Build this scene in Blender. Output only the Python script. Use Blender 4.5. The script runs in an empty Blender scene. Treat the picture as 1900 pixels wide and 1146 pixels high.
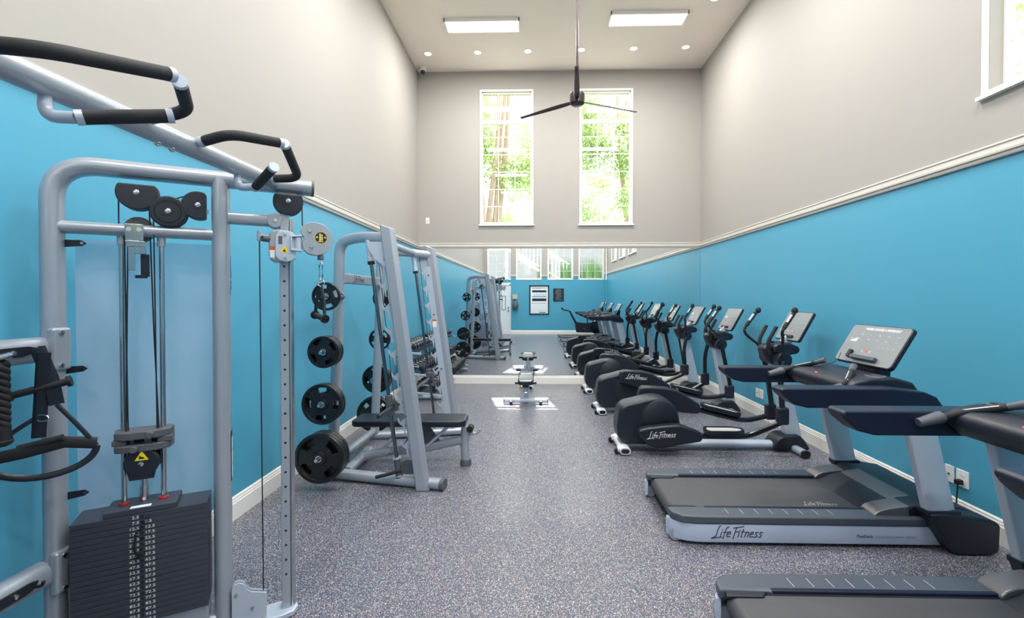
import bpy, bmesh, math, random
from mathutils import Vector, Matrix
PI = math.pi
R = math.radians
random.seed(7)
SC = bpy.context.scene
COL = SC.collection

# ------------------------------------------------------------------ camera
cd = bpy.data.cameras.new('camera')
cam = bpy.data.objects.new('camera', cd); COL.objects.link(cam)
cd.sensor_width = 36.0
cd.lens = 860.0 / 1900.0 * 36.0
cd.shift_x = -21.0 / 1900.0
cd.shift_y = -10.0 / 1900.0
cd.clip_start = 0.02; cd.clip_end = 200
cam.location = (0, 0, 1.55)
cam.rotation_euler = (PI / 2 - math.atan(11 / 860), 0, math.atan(22 / 860))
SC.camera = cam

# ------------------------------------------------------------------ colour management
SC.view_settings.view_transform = 'Standard'
SC.view_settings.look = 'None'
SC.view_settings.gamma = 1.0
SC.view_settings.use_curve_mapping = False
SC.view_settings.exposure = 0.0

# ------------------------------------------------------------------ sky and sun
w = bpy.data.worlds.new('sky'); SC.world = w; w.use_nodes = True
nt = w.node_tree
bg = nt.nodes['Background']
bg.inputs['Color'].default_value = (0.86, 0.93, 1.0, 1)
bg.inputs['Strength'].default_value = 3.4
sd = bpy.data.lights.new('sun', 'SUN'); sd.energy = 45.0; sd.angle = R(0.6); sd.color = (1.0, 0.95, 0.86)
sun = bpy.data.objects.new('sun', sd); COL.objects.link(sun)
sun.rotation_euler = Vector((0.21, -1.0, -2.53)).to_track_quat('-Z', 'Y').to_euler()
PANEL_W = 82.0      # watts of each ceiling light panel

# ------------------------------------------------------------------ room numbers
XL, XR, YF, YB, ZC = -2.11, 2.93, 8.33, -2.25, 5.60
ZR = 2.43           # underside of the chair rail / top of the blue paint

# ------------------------------------------------------------------ materials
def lin(c):
    return tuple(((x / 255.0) / 12.92 if x / 255.0 <= 0.04045 else ((x / 255.0 + 0.055) / 1.055) ** 2.4) for x in c)

def mat(name, rgb, rough=0.5, metal=0.0, spec=0.5, var=0.06, scale=18.0, bump=0.0, coat=0.0, emit=None, es=0.0, srgb=True):
    m = bpy.data.materials.new(name); m.use_nodes = True
    n = m.node_tree; p = n.nodes['Principled BSDF']
    c = lin(rgb) if srgb else rgb
    tc = n.nodes.new('ShaderNodeTexCoord')
    no = n.nodes.new('ShaderNodeTexNoise'); no.inputs['Scale'].default_value = scale; no.inputs['Detail'].default_value = 3
    n.links.new(tc.outputs['Object'], no.inputs['Vector'])
    mx = n.nodes.new('ShaderNodeMix'); mx.data_type = 'RGBA'
    mx.inputs['A'].default_value = (*[x * (1 - var) for x in c], 1)
    mx.inputs['B'].default_value = (*[min(1, x * (1 + var)) for x in c], 1)
    n.links.new(no.outputs['Fac'], mx.inputs['Factor'])
    n.links.new(mx.outputs['Result'], p.inputs['Base Color'])
    p.inputs['Roughness'].default_value = rough
    p.inputs['Metallic'].default_value = metal
    p.inputs['Specular IOR Level'].default_value = spec
    if coat: p.inputs['Coat Weight'].default_value = coat; p.inputs['Coat Roughness'].default_value = 0.12
    if bump:
        b = n.nodes.new('ShaderNodeBump'); b.inputs['Strength'].default_value = bump; b.inputs['Distance'].default_value = 0.01
        n.links.new(no.outputs['Fac'], b.inputs['Height']); n.links.new(b.outputs['Normal'], p.inputs['Normal'])
    if emit:
        p.inputs['Emission Color'].default_value = (*lin(emit), 1); p.inputs['Emission Strength'].default_value = es
    return m

M = {}
M['cream'] = mat('cream_paint', (168, 163, 157), 0.7, scale=6, var=0.015, bump=0.02)
M['blue'] = mat('teal_blue_paint', (78, 160, 190), 0.42, scale=3, var=0.02, spec=0.5)
M['ceiling'] = mat('textured_ceiling', (240, 228, 218), 0.9, scale=60, var=0.03, bump=0.35)
M['trim'] = mat('white_trim', (236, 234, 228), 0.4, scale=5, var=0.01)
M['rail'] = mat('rail_paint', (188, 184, 176), 0.45, scale=5, var=0.01)
M['silver'] = mat('silver_powder_coat', (164, 170, 180), 0.3, 0.35, scale=240, var=0.05)
M['silver_light'] = mat('pale_silver_coat', (186, 194, 208), 0.36, 0.2, scale=200, var=0.03)
M['white_coat'] = mat('white_metal_coat', (226, 230, 236), 0.35, 0.15, scale=60, var=0.02)
M['steel'] = mat('polished_steel', (205, 205, 208), 0.16, 1.0, scale=80, var=0.04)
M['darksteel'] = mat('dark_guide_rod', (120, 122, 128), 0.2, 1.0, scale=80, var=0.08)
M['black'] = mat('black_plastic', (25, 29, 42), 0.4, scale=90, var=0.15)
M['black_gloss'] = mat('black_gloss_plastic', (14, 15, 20), 0.16, scale=30, var=0.1, coat=0.4)
M['foam'] = mat('black_foam_grip', (30, 30, 34), 0.7, scale=300, var=0.2, bump=0.1)
M['rubber'] = mat('black_rubber', (20, 20, 22), 0.55, scale=150, var=0.2)
M['plate'] = mat('rubber_coated_plate', (22, 23, 26), 0.36, scale=120, var=0.2)
M['grey'] = mat('charcoal_casting', (82, 84, 90), 0.5, scale=200, var=0.08)
M['stack'] = mat('weight_stack_iron', (62, 66, 78), 0.42, 0.2, scale=160, var=0.1)
M['navy'] = mat('navy_black_arm', (18, 24, 46), 0.4, scale=90, var=0.12)
M['satin'] = mat('satin_bronze_grey', (120, 118, 122), 0.36, 0.6, scale=40, var=0.06)
M['deck'] = mat('foot_rail_grey', (74, 80, 90), 0.45, scale=200, var=0.08)
M['belt'] = mat('running_belt', (70, 70, 74), 0.62, scale=14, var=0.12)
M['skirt'] = mat('silver_side_skirt', (184, 194, 216), 0.4, 0.1, scale=120, var=0.03)
M['console'] = mat('console_face', (128, 132, 138), 0.25, scale=10, var=0.05, coat=0.3)
M['pedal'] = mat('pedal_tread', (176, 172, 168), 0.6, scale=90, var=0.08)
M['vinyl'] = mat('black_vinyl', (26, 30, 40), 0.32, scale=120, var=0.12, bump=0.04)
M['white'] = mat('white_print', (235, 235, 235), 0.5, scale=50, var=0.01)
M['darkprint'] = mat('dark_print', (44, 50, 64), 0.5, scale=50, var=0.02)
M['yellow'] = mat('yellow_label', (240, 210, 20), 0.5, scale=50, var=0.02)
M['orange'] = mat('orange_label', (205, 90, 30), 0.5, scale=50, var=0.02)
M['red'] = mat('red_bushing', (170, 30, 34), 0.4, scale=50, var=0.05)
M['led_w'] = mat('white_led', (225, 228, 232), 0.5, emit=(235, 240, 245), es=0.35)
M['led_g'] = mat('green_led', (80, 200, 80), 0.5, emit=(90, 220, 90), es=1.2)
M['led_r'] = mat('red_led', (225, 60, 40), 0.5, emit=(255, 60, 40), es=0.7)
M['led_b'] = mat('blue_led', (130, 160, 240), 0.5, emit=(130, 160, 245), es=1.2)
M['panel'] = mat('light_diffuser', (250, 250, 252), 0.6, emit=(255, 255, 255), es=1.6)
M['bulb'] = mat('downlight_lens', (255, 252, 244), 0.6, emit=(255, 250, 240), es=5.0)
M['fan'] = mat('dark_bronze_fan', (74, 64, 66), 0.3, 0.6, scale=30, var=0.08)
M['door'] = mat('white_door_paint', (228, 230, 234), 0.4, scale=8, var=0.02)
M['beige'] = mat('beige_plastic', (196, 184, 158), 0.5, scale=20, var=0.03)
M['bark'] = mat('pale_bark', (182, 158, 140), 0.9, scale=12, var=0.25, bump=0.4)
M['leaf'] = mat('green_leaf', (184, 204, 136), 0.6, scale=2.5, var=0.35)
M['leaf_dark'] = mat('deep_green_leaf', (56, 92, 46), 0.6, scale=2.5, var=0.35)
M['siding'] = mat('grey_siding', (92, 94, 100), 0.7, scale=4, var=0.04)
M['ground'] = mat('outdoor_ground', (90, 98, 74), 0.9, scale=3, var=0.2)
M['paper'] = mat('poster_paper', (228, 234, 240), 0.35, scale=10, var=0.01)
M['ink'] = mat('poster_ink', (28, 32, 44), 0.4, scale=30, var=0.2)
M['teal_ink'] = mat('poster_teal_ink', (60, 130, 150), 0.4, scale=30, var=0.2)

def make_glass(name, tint, refl):
    m = bpy.data.materials.new(name); m.use_nodes = True; n = m.node_tree
    for x in list(n.nodes):
        if x.type != 'OUTPUT_MATERIAL': n.nodes.remove(x)
    out = [x for x in n.nodes if x.type == 'OUTPUT_MATERIAL'][0]
    t = n.nodes.new('ShaderNodeBsdfTransparent'); t.inputs['Color'].default_value = (*tint, 1)
    g = n.nodes.new('ShaderNodeBsdfGlossy'); g.inputs['Roughness'].default_value = 0.01
    mx = n.nodes.new('ShaderNodeMixShader')
    lw = n.nodes.new('ShaderNodeLayerWeight'); lw.inputs['Blend'].default_value = 0.5
    mp = n.nodes.new('ShaderNodeMapRange'); mp.inputs['To Min'].default_value = refl; mp.inputs['To Max'].default_value = 0.7
    pw = n.nodes.new('ShaderNodeMath'); pw.operation = 'POWER'; pw.inputs[1].default_value = 4
    n.links.new(lw.outputs['Facing'], pw.inputs[0]); n.links.new(pw.outputs[0], mp.inputs['Value'])
    n.links.new(mp.outputs['Result'], mx.inputs['Fac'])
    n.links.new(t.outputs[0], mx.inputs[1]); n.links.new(g.outputs[0], mx.inputs[2]); n.links.new(mx.outputs[0], out.inputs['Surface'])
    return m
M['glass'] = make_glass('window_glass', (0.97, 0.98, 0.98), 0.06)

def make_shield():
    m = bpy.data.materials.new('acrylic_shield'); m.use_nodes = True; n = m.node_tree
    for x in list(n.nodes):
        if x.type != 'OUTPUT_MATERIAL': n.nodes.remove(x)
    out = [x for x in n.nodes if x.type == 'OUTPUT_MATERIAL'][0]
    t = n.nodes.new('ShaderNodeBsdfTransparent'); t.inputs['Color'].default_value = (0.95, 0.97, 1, 1)
    g = n.nodes.new('ShaderNodeBsdfPrincipled'); g.inputs['Base Color'].default_value = (0.75, 0.78, 0.88, 1); g.inputs['Roughness'].default_value = 0.06
    mx = n.nodes.new('ShaderNodeMixShader'); mx.inputs['Fac'].default_value = 0.24
    n.links.new(t.outputs[0], mx.inputs[1]); n.links.new(g.outputs[0], mx.inputs[2]); n.links.new(mx.outputs[0], out.inputs['Surface'])
    return m
M['shield'] = make_shield()

def make_mirror():
    m = bpy.data.materials.new('mirror_silvering'); m.use_nodes = True
    p = m.node_tree.nodes['Principled BSDF']
    p.inputs['Base Color'].default_value = (0.86, 0.90, 0.895, 1); p.inputs['Metallic'].default_value = 1; p.inputs['Roughness'].default_value = 0.0
    return m
M['mirror'] = make_mirror()

def make_floor():
    m = bpy.data.materials.new('speckled_rubber_floor'); m.use_nodes = True; n = m.node_tree
    p = n.nodes['Principled BSDF']; tc = n.nodes.new('ShaderNodeTexCoord')
    def vor(sc):
        v = n.nodes.new('ShaderNodeTexVoronoi'); v.inputs['Scale'].default_value = sc
        n.links.new(tc.outputs['Object'], v.inputs['Vector']); return v
    v = vor(300.0)
    sep = n.nodes.new('ShaderNodeSeparateColor'); n.links.new(v.outputs['Color'], sep.inputs['Color'])
    th = n.nodes.new('ShaderNodeMath'); th.operation = 'GREATER_THAN'; th.inputs[1].default_value = 0.80
    n.links.new(sep.outputs['Red'], th.inputs[0])
    ramp = n.nodes.new('ShaderNodeValToRGB'); e = ramp.color_ramp.elements
    e[0].position = 0.0; e[0].color = (*lin((168, 168, 176)), 1)
    e[1].position = 1.0; e[1].color = (*lin((150, 162, 190)), 1)
    for pos, c in ((0.25, (190, 176, 150)), (0.45, (196, 150, 150)), (0.65, (212, 212, 214)), (0.85, (140, 170, 160))):
        k = e.new(pos); k.color = (*lin(c), 1)
    ramp.color_ramp.interpolation = 'CONSTANT'
    n.links.new(sep.outputs['Green'], ramp.inputs['Fac'])
    v2 = vor(520.0)
    sp2 = n.nodes.new('ShaderNodeSeparateColor'); n.links.new(v2.outputs['Color'], sp2.inputs['Color'])
    r2 = n.nodes.new('ShaderNodeValToRGB'); r2.color_ramp.elements[0].color = (*lin((54, 57, 70)), 1); r2.color_ramp.elements[1].color = (*lin((98, 102, 122)), 1)
    n.links.new(sp2.outputs['Red'], r2.inputs['Fac'])
    mx = n.nodes.new('ShaderNodeMix'); mx.data_type = 'RGBA'
    n.links.new(th.outputs[0], mx.inputs['Factor']); n.links.new(r2.outputs['Color'], mx.inputs['A']); n.links.new(ramp.outputs['Color'], mx.inputs['B'])
    n.links.new(mx.outputs['Result'], p.inputs['Base Color'])
    p.inputs['Roughness'].default_value = 0.27; p.inputs['Specular IOR Level'].default_value = 0.5
    b = n.nodes.new('ShaderNodeBump'); b.inputs['Strength'].default_value = 0.25; b.inputs['Distance'].default_value = 0.002
    n.links.new(sp2.outputs['Green'], b.inputs['Height']); n.links.new(b.outputs['Normal'], p.inputs['Normal'])
    return m
M['floor'] = make_floor()

# ------------------------------------------------------------------ mesh helpers
def fillet(pts, rad, n=6):
    pts = [Vector(p) for p in pts]
    if rad <= 0 or len(pts) < 3: return pts
    out = [pts[0]]
    for i in range(1, len(pts) - 1):
        a, b, c = pts[i - 1], pts[i], pts[i + 1]
        d1, d2 = (a - b), (c - b); l1, l2 = d1.length, d2.length
        if l1 < 1e-6 or l2 < 1e-6: continue
        d1.normalize(); d2.normalize()
        if abs(d1.dot(d2)) > 0.9995: out.append(b); continue
        r = min(rad, l1 * 0.49, l2 * 0.49)
        p1, p2 = b + d1 * r, b + d2 * r
        for k in range(n + 1):
            t = k / n
            out.append(p1 * (1 - t) ** 2 + b * 2 * t * (1 - t) + p2 * t * t)
    out.append(pts[-1]); return out

class MB:
    """collects shapes, then links them as one mesh object"""
    def __init__(s): s.v = []; s.f = []; s.mi = []; s.cur = 0
    def _add(s, vs, fs):
        b = len(s.v); s.v += [tuple(p) for p in vs]
        for f in fs: s.f.append([b + i for i in f]); s.mi.append(s.cur)
    def box(s, a, b, rot=None, piv=None):
        x0, y0, z0 = a; x1, y1, z1 = b
        vs = [Vector(p) for p in ((x0, y0, z0), (x1, y0, z0), (x1, y1, z0), (x0, y1, z0), (x0, y0, z1), (x1, y0, z1), (x1, y1, z1), (x0, y1, z1))]
        if rot is not None:
            c = Vector(piv) if piv is not None else (Vector(a) + Vector(b)) / 2
            vs = [rot @ (p - c) + c for p in vs]
        s._add(vs, [(0, 3, 2, 1), (4, 5, 6, 7), (0, 1, 5, 4), (1, 2, 6, 5), (2, 3, 7, 6), (3, 0, 4, 7)]); return s
    def prism(s, poly, d0, d1, fn):
        """poly list of (a,b); extruded from depth d0 to d1; fn(a,b,d)->xyz"""
        n = len(poly)
        vs = [fn(a, b, d0) for a, b in poly] + [fn(a, b, d1) for a, b in poly]
        fs = [list(range(n))[::-1], list(range(n, 2 * n))] + [(i, (i + 1) % n, n + (i + 1) % n, n + i) for i in range(n)]
        s._add(vs, fs); return s
    def xz(s, poly, y0, y1): return s.prism(poly, y0, y1, lambda a, b, d: (a, d, b))
    def cyl(s, a, b, r, r2=None, n=20, cap=True):
        a, b = Vector(a), Vector(b); r2 = r if r2 is None else r2
        z = (b - a).normalized(); t = Vector((0, 0, 1)) if abs(z.z) < 0.9 else Vector((1, 0, 0))
        x = z.cross(t).normalized(); y = z.cross(x)
        vs = []
        for c, q in ((a, r), (b, r2)):
            for i in range(n): th = 2 * PI * i / n; vs.append(c + x * math.cos(th) * q + y * math.sin(th) * q)
        fs = [(i, (i + 1) % n, n + (i + 1) % n, n + i) for i in range(n)]
        if cap: fs += [list(range(n))[::-1], list(range(n, 2 * n))]
        s._add(vs, fs); return s
    def lathe(s, c, axis, prof, n=28, ang=None):
        """prof: list of (r, h) revolved about axis at c; ang=(a0,a1) for a sector, closed profile"""
        c = Vector(c); z = Vector(axis).normalized(); t = Vector((0, 0, 1)) if abs(z.z) < 0.9 else Vector((1, 0, 0))
        x = t.cross(z).normalized(); y = z.cross(x)
        m = len(prof); vs = []
        full = ang is None
        a0, a1 = (0, 2 * PI) if full else ang
        cnt = n if full else n + 1
        for i in range(cnt):
            th = a0 + (a1 - a0) * i / n
            for r, h in prof: vs.append(c + (x * math.cos(th) + y * math.sin(th)) * r + z * h)
        fs = []
        for i in range(n):
            j = (i + 1) % cnt
            for k in range(m if not full or prof[0][0] > 1e-6 and prof[-1][0] > 1e-6 else m - 1):
                l = (k + 1) % m
                fs.append((i * m + k, j * m + k, j * m + l, i * m + l))
        if not full: fs += [list(range(m))[::-1], list(range((cnt - 1) * m, cnt * m))]
        s._add(vs, fs); return s
    def sweep(s, pts, rx, ry=None, up=(0, 0, 1), fil=0.0, n=16, sq=1.0, taper=None, nf=6):
        """tube of elliptic section along a path; rx across, ry along 'up'; sq<1 squarer"""
        ry = rx if ry is None else ry
        P = fillet(pts, fil, nf); N = len(P); up = Vector(up)
        vs = []
        for i, p in enumerate(P):
            if i == 0: t = P[1] - P[0]
            elif i == N - 1: t = P[-1] - P[-2]
            else: t = (P[i + 1] - P[i]).normalized() + (P[i] - P[i - 1]).normalized()
            t.normalize()
            x = t.cross(up)
            if x.length < 1e-3: x = t.cross(Vector((0.3, 1, 0.1)))
            x.normalize(); y = x.cross(t).normalized()
            k = 1.0 if taper is None else taper[0] + (taper[1] - taper[0]) * i / (N - 1)
            for j in range(n):
                th = 2 * PI * j / n; cx, sy = math.cos(th), math.sin(th)
                cx = math.copysign(abs(cx) ** sq, cx); sy = math.copysign(abs(sy) ** sq, sy)
                vs.append(p + x * cx * rx * k + y * sy * ry * k)
        fs = []
        for i in range(N - 1):
            for j in range(n): fs.append((i * n + j, i * n + (j + 1) % n, (i + 1) * n + (j + 1) % n, (i + 1) * n + j))
        fs += [list(range(n))[::-1], list(range((N - 1) * n, N * n))]
        s._add(vs, fs); return s
    def ball(s, c, r, sc=(1, 1, 1), n=14):
        c = Vector(c); vs = []; m = n // 2
        for i in range(m + 1):
            ph = PI * i / m
            for j in range(n):
                th = 2 * PI * j / n
                vs.append(c + Vector((math.sin(ph) * math.cos(th) * r * sc[0], math.sin(ph) * math.sin(th) * r * sc[1], math.cos(ph) * r * sc[2])))
        s._add(vs, [(i * n + j, (i + 1) * n + j, (i + 1) * n + (j + 1) % n, i * n + (j + 1) % n) for i in range(m) for j in range(n)]); return s
    def build(s, name, m, parent=None, org=None, bevel=0.0, seg=3, smooth=True, flip=None):
        """verts are given in world space; org is subtracted (defaults to parent's location chain)"""
        if org is None: org = ORG.get(parent.name, Vector((0, 0, 0))) if parent else Vector((0, 0, 0))
        me = bpy.data.meshes.new(name)
        me.from_pydata([tuple(Vector(p) - org) for p in s.v], [], s.f)
        ms = m if isinstance(m, (list, tuple)) else [m]
        for q in ms: me.materials.append(q)
        if len(ms) > 1:
            for i, p in enumerate(me.polygons): p.material_index = s.mi[i]
        bm = bmesh.new(); bm.from_mesh(me)
        bmesh.ops.remove_doubles(bm, verts=bm.verts, dist=1e-6)
        bmesh.ops.recalc_face_normals(bm, faces=bm.faces)
        for f in bm.faces: f.smooth = smooth
        for e in bm.edges:
            if len(e.link_faces) == 2 and e.calc_face_angle(0) > R(38): e.smooth = False
        bm.to_mesh(me); bm.free()
        o = bpy.data.objects.new(name, me); COL.objects.link(o)
        if bevel:
            b = o.modifiers.new('bevel', 'BEVEL'); b.width = bevel; b.segments = seg; b.limit_method = 'ANGLE'; b.angle_limit = R(35); b.harden_normals = True
            for e in me.edges: e.use_edge_sharp = False
        if parent: o.parent = parent; ORG[o.name] = org
        else:
            o.location = org; ORG[o.name] = org
        return o
ORG = {}

def tag(o, label=None, cat=None, group=None, kind=None):
    if label: o['label'] = label
    if cat: o['category'] = cat
    if group: o['group'] = group
    if kind: o['kind'] = kind
    return o
def thing(name, label, cat, loc, group=None):
    o = bpy.data.objects.new(name, None); COL.objects.link(o); o.location = loc; o.empty_display_size = 0.1
    ORG[o.name] = Vector(loc); return tag(o, label, cat, group)
def kids(o): return [c for c in bpy.data.objects if c.parent == o]
def dup(root, dloc, label=None, rot=None, group=None):
    """copy a thing, its parts and their sub-parts, moved by dloc"""
    def rec(o, par):
        c = o.copy(); COL.objects.link(c)
        if par: c.parent = par
        for k in tree.get(o, ()): rec(k, c)
        return c
    tree = {}
    for q in bpy.data.objects:
        if q.parent: tree.setdefault(q.parent, []).append(q)
    c = rec(root, None); c.location = Vector(root.location) + Vector(dloc)
    if rot is not None: c.rotation_euler = rot
    if label: c['label'] = label
    if group: c['group'] = group
    return c
def struct(o): o['kind'] = 'structure'; return o

def text_part(name, body, size, o, xd, yd, m, parent, depth=0.0006, shear=0.0, align='LEFT', width=1.0):
    """flat raised lettering; o origin, xd writing direction, yd up direction (world space)"""
    cu = bpy.data.curves.new(name, 'FONT'); cu.body = body; cu.size = size; cu.extrude = depth; cu.shear = shear; cu.align_x = align
    cu.resolution_u = 2
    t = bpy.data.objects.new('tmp', cu); COL.objects.link(t)
    dg = bpy.context.evaluated_depsgraph_get(); me = bpy.data.meshes.new_from_object(t.evaluated_get(dg))
    bpy.data.objects.remove(t); bpy.data.curves.remove(cu)
    xd = Vector(xd).normalized(); yd = Vector(yd).normalized(); zd = xd.cross(yd)
    org = ORG.get(parent.name, Vector((0, 0, 0))) if parent else Vector((0, 0, 0))
    for v in me.vertices:
        p = Vector(o) + xd * v.co.x * width + yd * v.co.y + zd * v.co.z
        v.co = p - org
    me.name = name; me.materials.clear(); me.materials.append(m)
    ob = bpy.data.objects.new(name, me); COL.objects.link(ob)
    if parent: ob.parent = parent
    return ob
def logo(o, xd, yd, size, m, parent):
    """the maker's script logo: slanted letters with tall L and F and an underline hook on the L"""
    xd = Vector(xd).normalized(); yd = Vector(yd).normalized(); o = Vector(o); zd = xd.cross(yd)
    mb = MB(); W = size
    def st(pts, wd=0.075):
        for a, b in zip(pts, pts[1:]):
            a = Vector((a[0] + a[1] * 0.34, a[1])) * W; b = Vector((b[0] + b[1] * 0.34, b[1])) * W
            d = (b - a).normalized(); nrm = Vector((-d.y, d.x)) * wd * W * 0.5; e = d * wd * W * 0.3
            q = [a - e + nrm, a - e - nrm, b + e - nrm, b + e + nrm]
            mb.prism([(p.x, p.y) for p in q], -0.0006, 0.0006, lambda u, v, k: o + xd * u + yd * v + zd * k)
    st([(-0.35, -0.12), (0.0, 0.08), (0.0, 0.95), (0.15, 1.05)]); st([(-0.35, -0.12), (0.55, 0.0)])          # L
    st([(0.42, 0.05), (0.42, 0.5)]); st([(0.42, 0.66), (0.42, 0.72)])                                         # i
    st([(0.72, -0.15), (0.72, 0.85), (0.92, 0.95)]); st([(0.58, 0.45), (0.92, 0.45)])                         # f
    st([(0.95, 0.25), (1.25, 0.32), (1.2, 0.5), (1.02, 0.48), (0.95, 0.2), (1.08, 0.02), (1.3, 0.08)])        # e
    st([(1.62, -0.15), (1.62, 0.9)]); st([(1.35, 0.85), (2.25, 1.0)]); st([(1.62, 0.48), (1.98, 0.52)])      # F
    st([(2.02, 0.02), (2.02, 0.42)]); st([(2.02, 0.6), (2.02, 0.66)])                                         # i
    st([(2.3, 0.75), (2.3, 0.05), (2.42, 0.02)]); st([(2.18, 0.5), (2.5, 0.5)])                               # t
    st([(2.62, 0.02), (2.62, 0.5)]); st([(2.62, 0.38), (2.75, 0.5), (2.88, 0.46), (2.88, 0.02)])              # n
    st([(3.02, 0.25), (3.3, 0.32), (3.25, 0.5), (3.08, 0.48), (3.02, 0.2), (3.14, 0.02), (3.36, 0.08)])       # e
    for k in (3.45, 3.85): st([(k + 0.28, 0.46), (k + 0.08, 0.48), (k + 0.05, 0.32), (k + 0.24, 0.2), (k + 0.2, 0.03), (k - 0.02, 0.04)])
    return mb.build('maker_logo', m, parent, smooth=False)

# ================================================================== ROOM
TH = 0.16
def slab(name, us, vs, holes, fn, t0, t1, mats, split):
    """wall of cells with openings; fn(u,v,t)->xyz"""
    U = sorted(set(us + [h[0] for h in holes] + [h[1] for h in holes])); V = sorted(set(vs + [h[2] for h in holes] + [h[3] for h in holes] + ([split] if split else [])))
    mb = MB()
    for a, b in zip(U, U[1:]):
        for c, d in zip(V, V[1:]):
            if any(h[0] <= a + 1e-5 and b <= h[1] + 1e-5 and h[2] <= c + 1e-5 and d <= h[3] + 1e-5 for h in holes): continue
            mb.cur = 1 if (split and d <= split + 1e-5) else 0
            mb.prism([(a, c), (b, c), (b, d), (a, d)], t0, t1, fn)
    return struct(mb.build(name, mats, smooth=False))
struct(MB().box((XL - TH, YB - TH, -0.12), (XR + TH, YF + TH, 0)).build('floor', M['floor'], smooth=False))
struct(MB().box((XL - TH, YB - TH, ZC), (XR + TH, YF + TH, ZC + 0.12)).build('ceiling', M['ceiling'], smooth=False))
FW = [(-0.957, -0.068), (0.822, 1.70)]          # far windows, glass extents in x
FZ = (2.885, 5.23)
RW = [(2.00, 3.09), (0.42, 1.47), (-1.20, -0.15)]  # right wall windows, y extents
BW = [(-1.90, -0.95), (-0.62, 0.31), (0.66, 1.59), (1.92, 2.85)]
BZ = (2.265, 4.4)
slab('wall_far', [XL - TH, XR + TH], [0, ZC], [(a, b, *FZ) for a, b in FW], lambda u, v, t: (u, t, v), YF, YF + TH, [M['cream'], M['blue']], ZR)
slab('wall_right', [YB, YF], [0, ZC], [(a, b, *FZ) for a, b in RW], lambda u, v, t: (t, u, v), XR, XR + TH, [M['cream'], M['blue']], ZR)
slab('wall_left', [YB, YF], [0, ZC], [], lambda u, v, t: (t, u, v), XL - TH, XL, [M['cream'], M['blue']], ZR)
slab('wall_back', [XL - TH, XR + TH], [0, ZC], [(a, b, *BZ) for a, b in BW] + [(-1.96, -1.0, 0, 2.04)], lambda u, v, t: (u, t, v), YB - TH, YB, [M['cream'], M['blue']], ZR)

# baseboards and chair rails (moulded section, swept along each wall)
BASE = [(0, 0), (0.018, 0), (0.018, 0.115), (0.014, 0.122), (0.014, 0.132), (0.010, 0.140), (0.010, 0.150), (0.004, 0.160), (0, 0.160)]
RAIL = [(0, 0), (0.016, 0), (0.020, 0.008), (0.020, 0.024), (0.030, 0.030), (0.030, 0.044), (0.022, 0.050), (0.016, 0.078), (0.022, 0.088), (0.012, 0.100), (0, 0.104)]
def mould(name, prof, a, b, wall, pos, z0, m):
    fn = {'L': lambda u, v, t: (XL + u, t, z0 + v), 'R': lambda u, v, t: (XR - u, t, z0 + v),
          'F': lambda u, v, t: (t, YF - u, z0 + v), 'B': lambda u, v, t: (t, YB + u, z0 + v)}[wall]
    return struct(MB().prism(prof, a, b, fn).build(name, m, smooth=False))
mould('baseboard_left', BASE, YB, YF, 'L', 0, 0, M['trim']); mould('baseboard_right', BASE, YB, YF, 'R', 0, 0, M['trim'])
mould('baseboard_far', BASE, XL, XR, 'F', 0, 0, M['trim']); mould('baseboard_back', BASE, -0.93, XR, 'B', 0, 0, M['trim'])
mould('trim_1', RAIL, YB, YF, 'L', 0, ZR, M['rail']); mould('trim_2', RAIL, YB, YF, 'R', 0, ZR, M['rail'])
mould('trim_3', RAIL, XL, XR, 'F', 0, ZR, M['rail'])
segs = [(XL, -1.96), (-0.89, -0.68), (0.37, 0.60), (1.65, 1.86)]
for i, (a, b) in enumerate(segs): mould('trim_%d' % (4 + i), RAIL, a, b, 'B', 0, ZR - 0.1, M['rail'])

def window(n, wall, a, b, z0, z1, rows, transom=None, cols=3, casing=0.035, rec=0.10, sill=True):
    """frame, muntins and glass set in the wall opening"""
    def P(u, v, d):   # d = depth outward from the room face
        if wall == 'F': return (u, YF + d, v)
        if wall == 'B': return (u, YB - d, v)
        return (XR + d, u, v)
    def bx(mb, u0, u1, v0, v1, d0, d1): mb.prism([(u0, v0), (u1, v0), (u1, v1), (u0, v1)], d0, d1, P)
    f = MB(); c = casing; e = 0.0
    bx(f, a, a + 0.014, z0, z1, rec - 0.03, rec + 0.03); bx(f, b - 0.014, b, z0, z1, rec - 0.03, rec + 0.03)
    bx(f, a, b, z0, z0 + 0.018, rec - 0.03, rec + 0.03); bx(f, a, b, z1 - 0.018, z1, rec - 0.03, rec + 0.03)
    if transom: bx(f, a, b, transom - 0.03, transom + 0.03, rec - 0.035, rec + 0.03)
    o = struct(f.build('window_%d' % n, M['trim'], smooth=False))
    k = MB()
    bx(k, a - c, a, z0 - c, z1 + c, -0.016, 0.002); bx(k, b, b + c, z0 - c, z1 + c, -0.016, 0.002)
    bx(k, a, b, z1, z1 + c, -0.016, 0.002); bx(k, a, b, z0 - c, z0, -0.016, 0.002)
    if sill: bx(k, a - c - 0.02, b + c + 0.02, z0 - c - 0.012, z0 - c + 0.012, -0.035, 0.0)
    k.build('window_casing', M['trim'], o, smooth=False)
    g = MB(); q = 0.006
    for i in range(1, cols): x = a + (b - a) * i / cols; bx(g, x - q, x + q, z0, z1, rec - 0.006, rec + 0.006)
    for z in rows: bx(g, a, b, z - q, z + q, rec - 0.006, rec + 0.006)
    g.build('muntin_grid', M['trim'], o, smooth=False)
    gl = MB(); bx(gl, a + 0.01, b - 0.01, z0 + 0.01, z1 - 0.01, rec + 0.008, rec + 0.012)
    gl.build('pane', M['glass'], o, smooth=False)
    return o
rowz = [FZ[0] + 0.31 * i for i in range(1, 6)] + [4.98]
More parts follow.
